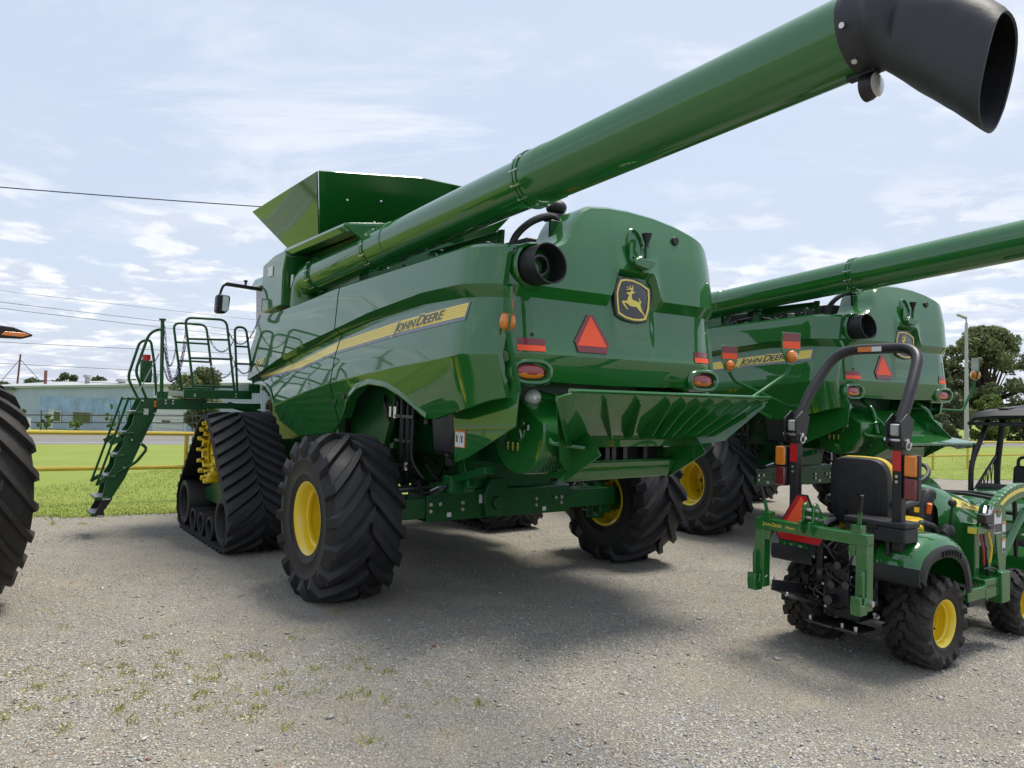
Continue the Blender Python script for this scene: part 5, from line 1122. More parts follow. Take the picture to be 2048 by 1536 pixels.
    for u in (4.30, 4.76):
        hr = MB(); hr.tube(fillet([U(u, -2.93, 1.86), U(u, -3.08, 2.22), U(u, -2.92, 2.76), U(u, -2.75, 2.84), U(u, -2.74, 1.86)] if u < 4.5 else [U(u, -2.96, 1.86), U(u, -3.10, 2.14), U(u, -2.96, 2.66), U(u, -2.82, 2.70), U(u, -2.76, 2.35), U(u, -2.72, 1.9)], .09, 5), .019, 8)
        if u < 4.5: hr.cyl(U(u, -2.74, 1.86), U(u, -2.76, 2.95), .025, n=10); hr.cyl(U(u, -2.76, 2.94), U(u, -2.76, 2.965), .045, n=14); hr.bar(U(u, -2.80, 1.88), U(u, -2.66, 1.88), .03, .16)
        hr.build('ladder_rail', 'green_flat', ld)
    MB().box(U(4.55, -2.97, 2.08), U(4.65, -2.82, 2.40)).build('extinguisher_box', 'green_flat', ld, bevel=.02); MB().cyl(U(4.6, -2.895, 2.38), U(4.6, -2.895, 2.47), .055, n=14).build('extinguisher', 'refl_red', ld)
    MB().cyl(U(4.27, -3.04, 1.93), U(4.35, -2.78, 2.48), .008, n=6).build('gas_strut', 'steel', ld)
    # safety chains between the rails
    def chain(a, b, sag, n):
        a, b = Vector(U(*a)), Vector(U(*b)); pts = [a.lerp(b, i/n)+Vector((0, 0, -4*sag*(i/n)*(1-i/n))) for i in range(n+1)]; mb = MB()
        for i in range(n):
            p, q = pts[i], pts[i+1]; dd = (q-p); c_ = (p+q)/2; h = dd.length*.62; dd.normalize(); sd = dd.orthogonal().normalized(); sd = sd if i % 2 else dd.cross(sd)
            mb.tube([c_+dd*h*cos(k*pi/4)+sd*.011*sin(k*pi/4) for k in range(8)], .0042, 4, closed=True)
        return mb.build('safety_chain', 'chain', pf, merge=0)
    for z in (2.86, 2.62): chain((4.3, -2.73, z), (4.05, -2.50, z+.02), .75 if z > 2.7 else .55, 34)
    chain((4.3, -2.72, 2.55), (4.85, -2.46, 2.60), .25, 22); chain((4.3, -2.72, 2.3), (4.85, -2.42, 2.35), .22, 20)
    chain((4.9, -2.02, 2.86), (4.2, -1.82, 2.72), .22, 22); chain((4.9, -1.98, 2.45), (4.2, -1.77, 2.42), .25, 22); chain((4.0, -1.95, 2.82), (4.05, -1.5, 3.10), .28, 26); chain((4.0, -1.90, 2.5), (4.05, -1.56, 2.40), .2, 18)
    for z, v in ((2.84, -2.52), (2.58, -2.48)):
        pass
    return root

def warning_arm(root, s, pts, plate_c, face=0.0):
    """bent arm with a red reflector plate and an amber lamp"""
    ar = MB(); ar.tube(fillet([U(*p) for p in pts], .06, 4), .021, 10); ar = ar.build('warning_arm', 'green_matte', root)
    c = Vector(U(*plate_c)); rot = Matrix.Rotation(face, 4, 'Z'); T = Matrix.Translation(c) @ rot
    def bx(a, b, name, m, bev=.0):
        mb = MB(); mb.box(a, b); mb.v = [tuple(T @ Vector(p)) for p in mb.v]; return mb.build(name, m, ar, bevel=bev)
    pl = MB(); pl.prism([(-.13, .0), (-.13, .20), (.13, .20), (.13, .0), (.05, -.17), (-.05, -.17)], 0, -.008, .008); pl.v = [tuple(T @ Vector(p)) for p in pl.v]; pl.build('arm_plate', 'green', ar, bevel=.004)
    bx((-.012, -.12, .10), (-.009, .12, .19), 'arm_reflector', 'smv_red'); bx((-.013, -.12, .02), (-.009, .12, .098), 'arm_reflector_strip', 'smv_orange')
    for e in (-1, 1):
        lm = MB(); lm.lathe([(e*.008, .07), (e*.03, .07), (e*.055, .055), (e*.065, .001)], (0, 0, -.07), 0, 20); lm.v = [tuple(T @ Vector(p)) for p in lm.v]; lm.build('amber_lamp', 'lens_amber', ar, sharp=50)
    return ar
def tailboard(root, lip_u, lip_z, hu=-2.05, hz=1.60, hw=.64, lw=1.30, vanes=True):
    def Q(a, b):      # a: 0 hinge .. 1 lip, b: -1..1 across
        w = hw+(lw-hw)*a; return Vector(U(hu+(lip_u-hu)*a, b*w, hz+(lip_z-hz)*(a**1.25)))
    rows = [[Q(a, b) for b in np.linspace(-1, 1, 13)] for a in (0, .15, .35, .6, .85, 1.0)]
    rows[-1][0] = rows[-2][0].lerp(rows[-1][0], .35); rows[-1][-1] = rows[-2][-1].lerp(rows[-1][-1], .9)
    tb = MB().grid(rows).build('tailboard', 'green', root, solid=.014, sharp=60)
    MB().tube([Q(1.0, -.9)+Vector((0, 0, .005)), Q(1.0, 1)+Vector((0, 0, .005))], .016, 8).build('tailboard_lip', 'green', tb)
    MB().bar(Q(0, -1)+Vector((-.03, 0, .0)), Q(0, 1)+Vector((-.03, 0, .0)), .04, .07).build('tailboard_hinge', 'green', tb)
    if vanes:
        for b in (-.55, -.28, -.02, .12, .26, .40, .58, .76, .90):
            v = MB(); P0 = [Q(.25, b*.85), Q(.45, b*.95), Q(.92, b*1.0+(.1 if b > 0 else -.1)*abs(b))]; dn = Vector((-.12, 0, -.17)) if lip_z > hz+.1 else Vector((-.02, 0, -.2))
            v.rings([P0, [p+dn*q for p, q in zip(P0, (.22, .55, .25))]], False, False); v.build('straw_vane', 'green', tb, solid=.008)
    if lip_z > hz+.1:
        for s in (1, -1):
            sh = MB(); sh.add([Q(.98, s)+Vector((0, 0, -.02)), Q(0, s)+Vector((0, 0, -.02)), Vector(U(hu+.02, s*hw, hz-.17)), Vector(U(hu+.13, s*(hw-.08), hz-.33)), Vector(U(hu-.03, s*(hw+.18), hz-.15))], [(0, 1, 4), (1, 2, 4), (2, 3, 4)]); sh.build('tailboard_skirt', 'green', tb, solid=.008)
    for s in (-1, 1):
        sd = MB(); e = [Q(0, s), Q(.5, s), Q(.95, s)]; sd.rings([e, [e[0]+Vector((0, 0, -.05)), e[1]+Vector((-.02, 0, -.16)), e[2]+Vector((0, 0, -.05))]], False, False); sd.build('tailboard_side', 'green', tb, solid=.01)
    return tb
C1H = RAD(90+35.3); C2H = RAD(90+30.2)
C1 = make_combine()
C2 = copy_tree(C1)
C1.location = (-0.108, 8.684, 0); C1.rotation_euler = (0, 0, C1H)
C2.location = (4.66, 12.89, 0.0); C2.rotation_euler = (0, 0, C2H)
tag(C1, 'nearest and largest green combine harvester, auger spout reaching the top right corner', 'combine', 'combine harvesters parked in the yard')
tag(C2, 'second green combine harvester parked behind the small tractor, auger leaving the right edge', 'combine', 'combine harvesters parked in the yard')
tailboard(C1, -2.6, 2.035)
tailboard(C2, -2.62, 1.50, -2.05, 1.62, .6, .98)
for q in [o for o in bpy.data.objects if o.parent == C2 and o.name.startswith('tank_panel')]:
    for ch in [k for k in bpy.data.objects if k.parent == q]: bpy.data.objects.remove(ch)
    bpy.data.objects.remove(q)
warning_arm(C1, -1, [(-1.75, -1.25, 2.0), (-2.04, -1.235, 2.0), (-2.06, -1.27, 2.10), (-2.07, -1.36, 2.40), (-2.07, -1.385, 2.50)], (-2.07, -1.395, 2.66), RAD(68))
warning_arm(C1, 1, [(-1.5, 1.2, 2.0), (-1.9, 1.8, 1.98), (-1.9, 2.55, 2.33), (-1.9, 2.61, 2.42)], (-1.9, 2.62, 2.60), RAD(-14))
warning_arm(C2, -1, [(-1.6, -1.2, 2.0), (-1.4, -1.7, 1.98), (-1.2, -2.55, 2.30), (-1.2, -2.66, 2.42)], (-1.2, -2.66, 2.58), RAD(-10))
warning_arm(C2, 1, [(-1.5, 1.0, 2.0), (-1.9, 1.72, 1.97), (-1.9, 2.02, 2.35), (-1.9, 2.06, 2.46)], (-1.9, 2.07, 2.62), RAD(52))
for s in (-1, 1):      # fold-down struts under the second machine's tail
    MB().tube(fillet([U(-1.75, s*.62, 2.12), U(-2.0, s*.66, 1.95), U(-2.1, s*.7, 1.62)], .08), .03, 8).build('tail_strut', 'green', C2)
# ------------------------------------------------------------------ compact tractor
def compact_tractor():
    root = empty('compact_tractor', (2.98, 6.35, 0), RAD(35.5))
    tag(root, 'small green tractor with black roll bar, yellow seat edge and rear hitch frame', 'tractor')
    for s in (-1, 1):
        wheel(root, 'rear_wheel', U(0, s*.445, .345), -s, 'kr', .362, .325, .172, .345, 15, .036, .072, .44, .0, 'rubber_worn', 'ind', nb=5)
        wheel(root, 'front_wheel', U(1.60, s*.44, .275), -s, 'kf', .290, .235, .135, .275, 15, .028, .058, .42, .0, 'rubber_worn', 'ind', nb=5)
        lb = MB().box(U(-.07, s*.452, .36), U(-.035, s*.455, .43)).build('rim_label', 'decal_white', root)
        # fenders
        path = [(-.44, .74), (-.42, .84), (-.36, .92), (-.24, .975), (-.05, 1.0), (.12, .985), (.26, .93), (.36, .84), (.42, .72), (.45, .58)]
        path = [tuple(p)[0::2] for p in smooth([(x, 0, z) for x, z in path], 3)]
        n = len(path); cx, cz = 0, .40
        def row(v, dr, dz=0): return [U(cx+(x-cx)*(1+dr), s*v, cz+(z-cz)*(1+dr)+dz) for x, z in path]
        fd = MB().grid([row(.22, .0, -.01), row(.24, .02), row(.42, .025), row(.53, .01), row(.58, -.04), row(.60, -.11)]).build('fender', 'green', root, solid=.012, sharp=50)
        MB().grid([row(.602, -.10), row(.618, -.13), row(.622, -.22), row(.60, -.26)]).build('fender_skirt', 'plastic', fd, solid=.012, sharp=50)
        MB().grid([row(.20, .05), row(.20, .07), row(.27, .07), row(.28, .03)]).build('fender_trim', 'plastic', fd, solid=.01, sharp=50)
        rs = [[U(-.455+.02*q, s*v, z) for v in (.24, .36, .50, .60, .625)] for z, q in ((.80, .5), (.76, 0), (.70, 0), (.67, 1))]
        MB().grid(rs).build('fender_rear_skirt', 'plastic', fd, solid=.012)
        sl = MB()
        for k in range(7):
            x, z = path[int(n*.42)+k]; q = 1-.19; sl.cbox(U((x)*q, s*.627, cz+(z-cz)*q), (.018, .006, .045), ry=0)
        sl.build('skirt_slots', 'void', fd)['kind'] = 'stuff'
        MB().tube(fillet([U(.20, s*.30, .97), U(.20, s*.30, 1.06), U(.46, s*.30, 1.0), U(.48, s*.30, .90)], .05), .022, 8).build('grab_handle', 'plastic', fd)
        # foot boards
        fb = MB(); fb.box(U(.38, s*.20, .50), U(.98, s*.56, .54)); fb.box(U(.42, s*.54, .44), U(.72, s*.575, .54)); fb = fb.build('foot_board', 'green', root, bevel=.006)
        for k in range(6): MB().box(U(.43+k*.05, s*.26, .541), U(.455+k*.05, s*.54, .553)).build('tread_strip', 'black', fb)
        MB().box(U(.44, s*.50, .40), U(.72, s*.572, .455)).build('step_edge', 'plastic', fb)
    # chassis
    ch = MB(); ch.box((-.42, -.15, .30), (.5, .15, .62)); ch.box((.5, -.12, .34), (1.8, .12, .60)); ch.box((-.50, -.11, .42), (-.42, .11, .72)); ch.cyl((0, -.30, .345), (0, .30, .345), .10, n=18); ch.cyl((1.60, -.36, .275), (1.60, .36, .275), .06, n=14); ch.box((-.30, -.13, .62), (.35, .13, .86)); ch.box((-.46, -.20, .50), (-.38, -.14, .92)); ch.box((-.46, .14, .50), (-.38, .20, .92))
    ch = ch.build('chassis', 'black', root, bevel=.01)
    MB().cyl((-.50, 0, .47), (-.60, 0, .47), .035, n=12).build('pto_shaft', 'dark_steel', ch)
    db = MB(); db.box((-.56, -.22, .245), (-.30, .22, .265)); db.box((-.62, -.045, .26), (-.2, .045, .28)); db.build('drawbar_plate', 'dark_steel', ch, bevel=.004)
    for y in (-.19, .19, -.08): MB().cyl((-.53, y, .24), (-.53, y, .30), .014, n=8).build('drawbar_bolt', 'steel', ch)
    for y, z, r in ((-.12, .60, .03), (.10, .66, .025), (.0, .58, .03), (-.05, .74, .03)): MB().cyl((-.50, y, z), (-.56, y, z), r, n=12).build('hydraulic_port', 'dark_steel', ch)
    MB().tube(smooth([U(-.5, .15, .95), U(-.58, .18, .82), U(-.52, .1, .7)], 6), .012, 6).build('hydraulic_hose', 'black', ch)
    MB().cbox(U(-.52, .16, .80), (.03, .06, .08)).build('grey_coupler', 'galv', ch, bevel=.006)
    g_ = random.Random(9)
    for k in range(14):
        y0_, z0_ = g_.uniform(-.2, .2), g_.uniform(.55, .95)
        pth = [(-.44, y0_, z0_), (-.52-.05*g_.random(), y0_+g_.uniform(-.06, .06), z0_-.05), (-.50, y0_+g_.uniform(-.12, .12), z0_-g_.uniform(.08, .2)), (-.42, y0_+g_.uniform(-.1, .1), z0_-g_.uniform(.15, .3))]
        MB().tube(smooth(pth, 4), g_.uniform(.006, .012), 6).build('cable', 'black', ch)
    for k in range(10):
        p_ = Vector((-.505, g_.uniform(-.18, .18), g_.uniform(.36, .9))); MB().cyl(p_, p_+Vector((-.015, 0, 0)), .011, n=6).build('housing_bolt', 'steel', ch)
    # three point arms
    for s in (-1, 1):
        ar = MB(); ar.bar(U(-.12, s*.22, .42), U(-.80, s*.36, .535), .022, .085); ar = ar.build('lift_arm', 'black', root, bevel=.004)
        MB().cyl(U(-.45, s*.275, .49), U(-.45, s*.31, .49), .022, n=8).build('arm_pin', 'steel', ar)
        MB().cyl(U(-.28, s*.21, .84), U(-.45, s*.30, .50), .014, n=8).build('lift_rod', 'black', ar)
        cl = MB(); cl.bar(U(-.45, s*.28, .52), U(-.45, s*.28, .60), .05, .04, (1, 0, 0)); cl.build('rod_clevis', 'black', ar)
        MB().tube([U(-.40, s*.27, .37), U(-.47, s*.32, .39), U(-.48, s*.325, .395), U(-.58, s*.38, .43), U(-.59, s*.385, .435), U(-.68, s*.42, .47)], [.010, .010, .022, .022, .012, .012], 10).build('sway_turnbuckle', 'steel', ar); MB().tube([U(-.80+.03*cos(k*pi/4), s*.36, .56+.04*sin(k*pi/4)) for k in range(8)], .005, 5, closed=True).build('pin_clip', 'steel', ar)
    MB().cyl(U(-.45, -.30, .56), U(-.50, .25, .60), .012, n=8).build('cross_rod', 'black', root)
    # quick hitch frame
    hx = -.84; hf = MB()
    hf.box(U(hx-.045, -.475, .98), U(hx+.045, .475, 1.065))
    for s in (-1, 1): hf.box(U(hx-.042, s*.475, .52), U(hx+.042, s*.385, 1.0))
    for s in (-1, 1):
        hf.prism([(hx-.045, .98), (hx-.045, .90), (hx+.04, .98)], 1, -s*.385, -s*.33)
    hf = hf.build('hitch_frame', 'green', root, bevel=.006)
    for s in (-1, 1):
        hk = MB(); hk.prism([(hx-.03, .50), (hx-.12, .50), (hx-.13, .57), (hx-.125, .635), (hx-.10, .635), (hx-.095, .58), (hx-.075, .57), (hx-.06, .62), (hx-.03, .63)], 1, -s*.475, -s*.40); hk.build('hitch_hook', 'green', hf, bevel=.005)
        gd = MB(); gd.prism([(hx-.04, .60), (hx-.075, .62), (hx-.08, .78), (hx-.06, .81), (hx-.04, .80)], 1, -s*.465, -s*.44); gd.build('hook_latch', 'green', hf, bevel=.004)
        lv = MB(); lv.box(U(hx-.035, s*.34, 1.05), U(hx+.035, s*.42, 1.12)); lv.bar(U(hx, s*.385, 1.10), U(hx-.02, s*.405, 1.22), .03, .012, (1, 0, 0)); lv.build('release_lever', 'green', hf, bevel=.003)
        MB().cyl(U(hx-.018, s*.404, 1.21), U(hx-.04, s*.43, 1.34), .013, n=8).build('lever_grip', 'black', hf)
        MB().cyl(U(hx, s*.475, .58), U(hx, s*.50, .58), .022, n=10).build('hitch_pin', 'steel', hf)
    ms = MB(); ms.prism([(hx-.06, 1.0), (hx-.10, 1.04), (hx-.10, 1.10), (hx-.055, 1.10), (hx-.05, 1.22), (hx+.0, 1.24), (hx+.07, 1.15), (hx+.09, 1.03), (hx+.04, 1.0)], 1, -.055, -.035); ms.prism([(hx-.06, 1.0), (hx-.10, 1.04), (hx-.10, 1.10), (hx-.055, 1.10), (hx-.05, 1.22), (hx+.0, 1.24), (hx+.07, 1.15), (hx+.09, 1.03), (hx+.04, 1.0)], 1, .025, .045); ms = ms.build('hitch_mast', 'green', hf, bevel=.004)
    for x, z in ((hx-.02, 1.18), (hx-.02, 1.12), (hx+.04, 1.10)): MB().cyl((x, -.075, z), (x, .06, z), .014, n=8).build('mast_bolt', 'steel', hf)
    V, Fc, w = letters(['JOHN', 'DEERE'], 0.15); k = .024; mb = MB(); mb.add([U(hx-.0465, -.40+a*k, 1.012+b*k) for a, b in V], Fc); mb.build('hitch_lettering', 'decal_yellow', hf, merge=0)
    V, Fc, w2 = letters(['iMatch'], 0.15, 1.0); mb = MB(); mb.add([U(hx-.0465, -.40+w*k+.03+a*k, 1.012+b*k) for a, b in V], Fc); mb.build('hitch_lettering', 'decal_yellow', hf, merge=0)
    MB().bar(U(hx+.05, 0, 1.10), U(-.45, .0, .92), .035, .035).build('top_link', 'black', root)
    # slow vehicle sign
    sx = -.56; lean = lambda z: sx+(z-1.0)*.12
    t = [(-.50, .93), (-.46, .86), (-.08, .86), (-.05, .93), (-.235, 1.25), (-.335, 1.25)]
    mb = MB(); mb.rings([[U(lean(z)+d_, v, z) for v, z in t] for d_ in (.006, -.006)], True, True); sg = mb.build('slow_vehicle_sign', 'black', root)
    t2 = [(-.485, .932), (-.452, .873), (-.09, .873), (-.065, .932), (-.243, 1.238), (-.328, 1.238)]
    mb = MB(); mb.rings([[U(lean(z)+d_, v, z) for v, z in t2] for d_ in (-.006, -.009)], True, True); mb.build('sign_border', 'refl_red', sg)
    mb = MB(); mb.rings([[U(lean(z)+d_, v, z) for v, z in ((-.455, .935), (-.095, .935), (-.283, 1.232))] for d_ in (-.009, -.012)], True, True); mb.build('sign_centre', 'smv_orange', sg)
    MB().bar(U(-.55, -.27, .98), U(-.40, -.27, .95), .04, .02).build('sign_bracket', 'black', sg)
    # roll bar
    RB = {}
    for s in (-1, 1):
        rb = MB(); rb.box(U(-.43, s*.40, .90), U(-.36, s*.475, 1.80)); rb.box(U(-.46, s*.37, .86), U(-.30, s*.398, 1.0)); RB[s] = rb.build('roll_bar_post', 'black', root, bevel=.008)
    hp = MB(); hp.tube(fillet([U(-.40, -.435, 1.84), U(-.22, -.425, 2.10), U(.06, -.36, 2.46), U(.06, .36, 2.46), U(-.22, .425, 2.10), U(-.40, .435, 1.84)], .20, 8), .043, 14); hp = hp.build('roll_bar_hoop', 'black', root)
    MB().box(U(.005, -.14, 2.435), U(.018, -.02, 2.475)).build('hoop_label', 'decal_orange', hp); MB().box(U(.005, -.018, 2.435), U(.018, .06, 2.475)).build('hoop_label', 'decal_white', hp)
    for s in (-1, 1):
        rb = RB[s]
        for e in (-1, 1):
            v0 = s*.437+e*.055
            mb = MB(); mb.prism([(-.48, 1.68), (-.36, 1.66), (-.33, 1.78), (-.30, 1.88), (-.40, 1.93), (-.50, 1.86)], 1, -v0-.006, -v0+.006); mb.build('hinge_plate', 'black', rb, bevel=.004)
        for x, z in ((-.44, 1.73), (-.40, 1.70)): MB().cyl(U(x, s*.437-.09, z), U(x, s*.437+.09, z), .016, n=10).build('hinge_bolt', 'steel', rb)
        MB().box(U(-.475, s*.40-.0, 1.76), U(-.42, s*.47, 1.85)).build('hinge_damper', 'galv', rb, bevel=.012)
        MB().tube([U(-.45+.028*cos(k*pi/5), s*.437+.095, 1.69+.028*sin(k*pi/5)) for k in range(10)], .005, 5, closed=True).build('hinge_ring', 'steel', rb)
        MB().box(U(-.432, s*.405, 1.50), U(-.434, s*.47, 1.65)).build('reflective_tape', 'refl_red', rb)
        for z, m in ((1.545, 'lens_amber'), (1.375, 'lens_dark_red')):
            hs = MB().box(U(-.44, s*.50, z-.083), U(-.38, s*.60, z+.083)).build('lamp_housing', 'black', rb, bevel=.012)
            MB().box(U(-.462, s*.503, z-.078), U(-.44, s*.597, z+.078)).build('lamp_lens', m, rb, bevel=.012)
        MB().box(U(-.41, s*.47, 1.30), U(-.39, s*.52, 1.62)).build('lamp_bracket', 'black', rb)
        for z in (1.42, 1.46): MB().cyl(U(-.44, s*.44, z), U(-.43, s*.44, z), .012, n=8).build('post_bolt', 'steel', rb)
    # seat
    n = 28
    def sect(w, zc, h, x, lean_=.10): 
        out = []
        for k in range(n):
            a = 2*pi*k/n; c, q = cos(a), sin(a); out.append(U(x-lean_*(q*h)-.0, w*(abs(c)**.45)*(1 if c > 0 else -1), zc+h*(abs(q)**.5)*(1 if q > 0 else -1)))
        return out
    sb = MB(); sb.rings([sect(.20, 1.28, .24, -.205), sect(.245, 1.28, .275, -.195), sect(.255, 1.28, .285, -.16), sect(.25, 1.28, .28, -.14)], True, True); sb = sb.build('seat_shell', 'plastic', root, sharp=45)
    mb = MB(); mb.rings([sect(.252, 1.285, .283, -.139), sect(.258, 1.285, .288, -.09), sect(.235, 1.285, .265, -.035), sect(.15, 1.285, .18, -.03)], True, True); mb.build('seat_back_cushion', 'seat_yellow', sb, sharp=45)
    mb = MB(); mb.rings([sect(.18, 1.25, .19, -.212), sect(.185, 1.25, .195, -.205)], True, True); mb.build('shell_panel', 'plastic', sb)
    for v, z in ((-.13, 1.46), (.13, 1.46), (0, 1.27), (-.1, 1.12), (.12, 1.1)): MB().cyl(U(-.225, v, z), U(-.205, v, z), .012, n=8).build('shell_rivet', 'black', sb)
    mb = MB(); mb.rings([[U(x+.18, v, z) for x, v, z in ((-.27, -.24, .94), (.22, -.24, .97), (.26, -.18, .99), (.26, .18, .99), (.22, .24, .97), (-.27, .24, .94))], [U(x+.18, v, z+.09) for x, v, z in ((-.27, -.25, .94), (.22, -.25, .97), (.27, -.18, .98), (.27, .18, .98), (.22, .25, .97), (-.27, .25, .94))]], True, True); mb.build('seat_cushion', 'seat_yellow', root, bevel=.03)
    mb = MB(); mb.box((-.15, -.22, .84), (.35, .22, .95)); mb.build('seat_base', 'black', root)
    for s in (-1, 1):
        MB().tube(fillet([U(-.12, s*.27, 1.20), U(-.12, s*.31, 1.20), U(.12, s*.31, 1.22)], .03), .03, 8).build('arm_rest', 'black', root)
        MB().tube(fillet([U(.05, s*.28, .94), U(.05, s*.31, 1.02), U(.20, s*.31, 1.02), U(.22, s*.29, .92)], .05), .025, 8).build('seat_side_guard', 'seat_yellow', root)
    tb = MB(); tb.box(U(-.48, .06, .97), U(-.28, .53, 1.08)); tb = tb.build('toolbox', 'plastic', root, bevel=.012); MB().box(U(-.49, .05, 1.08), U(-.27, .54, 1.125)).build('toolbox_lid', 'plastic', tb, bevel=.014); MB().box(U(-.495, .24, 1.05), U(-.48, .32, 1.10)).build('toolbox_latch', 'black', tb, bevel=.004)
    # hood and dash
    rows = []
    for x, zt, w, zl in ((.62, 1.30, .235, .74), (.70, 1.315, .25, .70), (.95, 1.27, .262, .68), (1.25, 1.20, .262, .67), (1.55, 1.13, .255, .66), (1.80, 1.06, .24, .65), (1.92, .99, .215, .65), (1.96, .88, .20, .66)):
        pr = [(w, zl), (w+.012, zl+.10), (w+.01, (zl+zt)/2), (w, zt-.17), (w-.03, zt-.13), (w-.05, zt-.08), (w-.10, zt-.02), (w*.3, zt), (0, zt+.004)]
        rows.append([U(x, v, z) for v, z in pr]+[U(x, -v, z) for v, z in pr[-2::-1]])
    hd = MB().grid(rows); hd.add(rows[-1], [tuple(range(len(rows[-1])))]); hd = hd.build('hood', 'green', root, sharp=40)
    for s in (-1, 1):
        def hv(x, z): 
            w = interp(x, [(.62, .235), (.95, .262), (1.25, .262), (1.55, .255), (1.8, .24)]); zt = interp(x, [(.62, 1.30), (.7, 1.315), (.95, 1.27), (1.25, 1.20), (1.55, 1.13), (1.8, 1.06)])
            return interp(z, [(zt-.17, w), (zt-.13, w-.03), (zt-.08, w-.05), (zt-.02, w-.10)])+.004
        top = lambda x: interp(x, [(.92, 1.215), (1.62, 1.055)]); bot = lambda x: interp(x, [(.98, 1.125), (1.62, 1.025)])
        rws = [[U(x, s*hv(x, z), z) for x in np.linspace(.94, 1.62, 16) for z in [top(x)*(1-q)+bot(x)*q]] for q in (0, .33, .66, 1)]
        MB().grid(rws).build('hood_decal', 'decal_yellow', hd)
        V, Fc, w = letters(['JOHN', 'DEERE'], .15); k = .046; mb = MB(); pts = []
        for a, b in V:
            x = (1.06+a*k*.92) if s > 0 else (1.06+(w-a)*k*.92); z = interp(x, [(1.0, 1.135), (1.6, 1.036)])+b*k; pts.append(U(x, s*(hv(x, z)+.003), z))
        mb.add(pts, Fc); mb.build('hood_lettering', 'decal_black', hd, merge=0)
    ds = MB(); ds.prism([(.36, .58), (.42, 1.02), (.47, 1.20), (.58, 1.30), (.70, 1.28), (.70, .60)], 1, -.20, .20); ds = ds.build('dash_console', 'plastic', root, bevel=.03)
    MB().prism([(.475, 1.21), (.57, 1.295), (.572, 1.30), (.47, 1.215)], 1, -.12, .12).build('dash_display', 'lens_clear', ds)
    MB().box(U(.46, .13, 1.10), U(.44, .17, 1.14)).build('dash_switch', 'decal_yellow', ds)
    st = MB(); c = Vector((.50, 0, 1.40)); ax = Vector((-.5, 0, .87)).normalized(); o1 = Vector((0, 1, 0)); o2 = ax.cross(o1)
    st.tube([c+(o1*cos(k*pi/16)+o2*sin(k*pi/16))*.20 for k in range(32)], .018, 8, closed=True)
    for k in range(3): a = k*2*pi/3+.5; st.cyl(c-ax*.03, c+(o1*cos(a)+o2*sin(a))*.195, .012, n=6)
    st.cyl(c-ax*.04, c+ax*.01, .04, n=14); st.cyl(c-ax*.25, c-ax*.02, .028, n=10); st.build('steering_wheel', 'plastic', root)
    lv = MB(); lv.tube(smooth([U(.62, .30, .78), U(.64, .32, .95), U(.63, .34, 1.06), U(.64, .345, 1.17)], 4), .011, 6); lv = lv.build('loader_lever', 'black', root); MB().sphere(U(.64, .345, 1.19), .034, 12, 8).build('lever_knob', 'plastic', lv)
    MB().cyl(U(.50, .22, 1.10), U(.48, .24, 1.18), .02, n=10).build('orange_lever', 'lever_orange', root)
    bt = MB()
    for k in range(5): bt.sphere(U(.52+.014*k, .33, .93+.012*k), .055-.004*abs(k-2), 12, 8, (.35, 1, 1))
    bt.sphere(U(.60, .34, .96), .05, 12, 8); bt.build('lever_boot', 'plastic', root)
    MB().tube([U(.30, 0, 1.0), U(.42, 0, 1.14)], [.12, .07], 16).build('column_boot', 'plastic', root)
    # loader
    for s in (-1, 1):
        mp = MB(); mp.prism([(.92, 1.06), (.98, 1.17), (1.06, 1.205), (1.14, 1.17), (1.22, 1.155), (1.25, 1.06), (1.25, .66), (1.22, .46), (1.15, .44), (1.12, .60), (1.04, .98)], 1, -s*.50, -s*.512); mp = mp.build('loader_mast_plate', 'green', root, bevel=.004)
        mp2 = MB(); mp2.prism([(.92, 1.06), (.98, 1.17), (1.06, 1.205), (1.14, 1.17), (1.22, 1.155), (1.25, 1.06), (1.25, .66), (1.22, .46), (1.15, .44), (1.12, .60), (1.04, .98)], 1, -s*.41, -s*.422); mp2.build('loader_mast_plate', 'green', root, bevel=.004)
        po = MB(); po.box(U(.82, s*.33, .42), U(.90, s*.45, 1.02)); po.box(U(.98, s*.36, .36), U(1.10, s*.48, .82)); po.box(U(.76, s*.36, .42), U(1.06, s*.56, .58)); po.box(U(1.0, s*.44, .36), U(1.16, s*.585, .62)); po.build('loader_mount', 'green', root, bevel=.008)
        for z in (.40, .46, .52): MB().cyl(U(1.165, s*.55, z), U(1.185, s*.55, z), .016, n=6).build('mount_bolt', 'steel', root)
        pth = smooth([U(1.10, s*.46, 1.10), U(1.35, s*.46, 1.22), U(1.75, s*.46, 1.25), U(2.15, s*.46, 1.02), U(2.45, s*.46, .45)], 5)
        bm_ = MB()
        for a, b in zip(pth[:-1], pth[1:]): bm_.bar(a, b+(b-a)*.04, .07, .13)
        bm_ = bm_.build('loader_boom', 'green', root, bevel=.006)
        st = MB()
        for a, b in zip(pth[1:14], pth[2:15]): st.bar(a+Vector((0, -s*.037, .01)), b+Vector((0, -s*.037, .01)), .004, .03)
        st.build('boom_stripe', 'decal_yellow', bm_)
        MB().cyl(U(1.20, s*.46, .62), U(1.75, s*.46, 1.08), .032, n=12).build('boom_cylinder', 'green', bm_)
        MB().cyl(U(1.08, s*.40, 1.10), U(1.08, s*.525, 1.10), .035, n=16).build('boom_pivot', 'green', bm_)
        lb = MB().box(U(1.01, s*.513, .93), U(1.145, s*.516, 1.13)).build('danger_label', 'decal_white', mp); MB().box(U(1.01, s*.5165, 1.105), U(1.145, s*.518, 1.13)).build('label_header', 'refl_red', mp); MB().box(U(1.015, s*.5165, .94), U(1.14, s*.518, 1.01)).build('label_text_block', 'decal_black', mp)
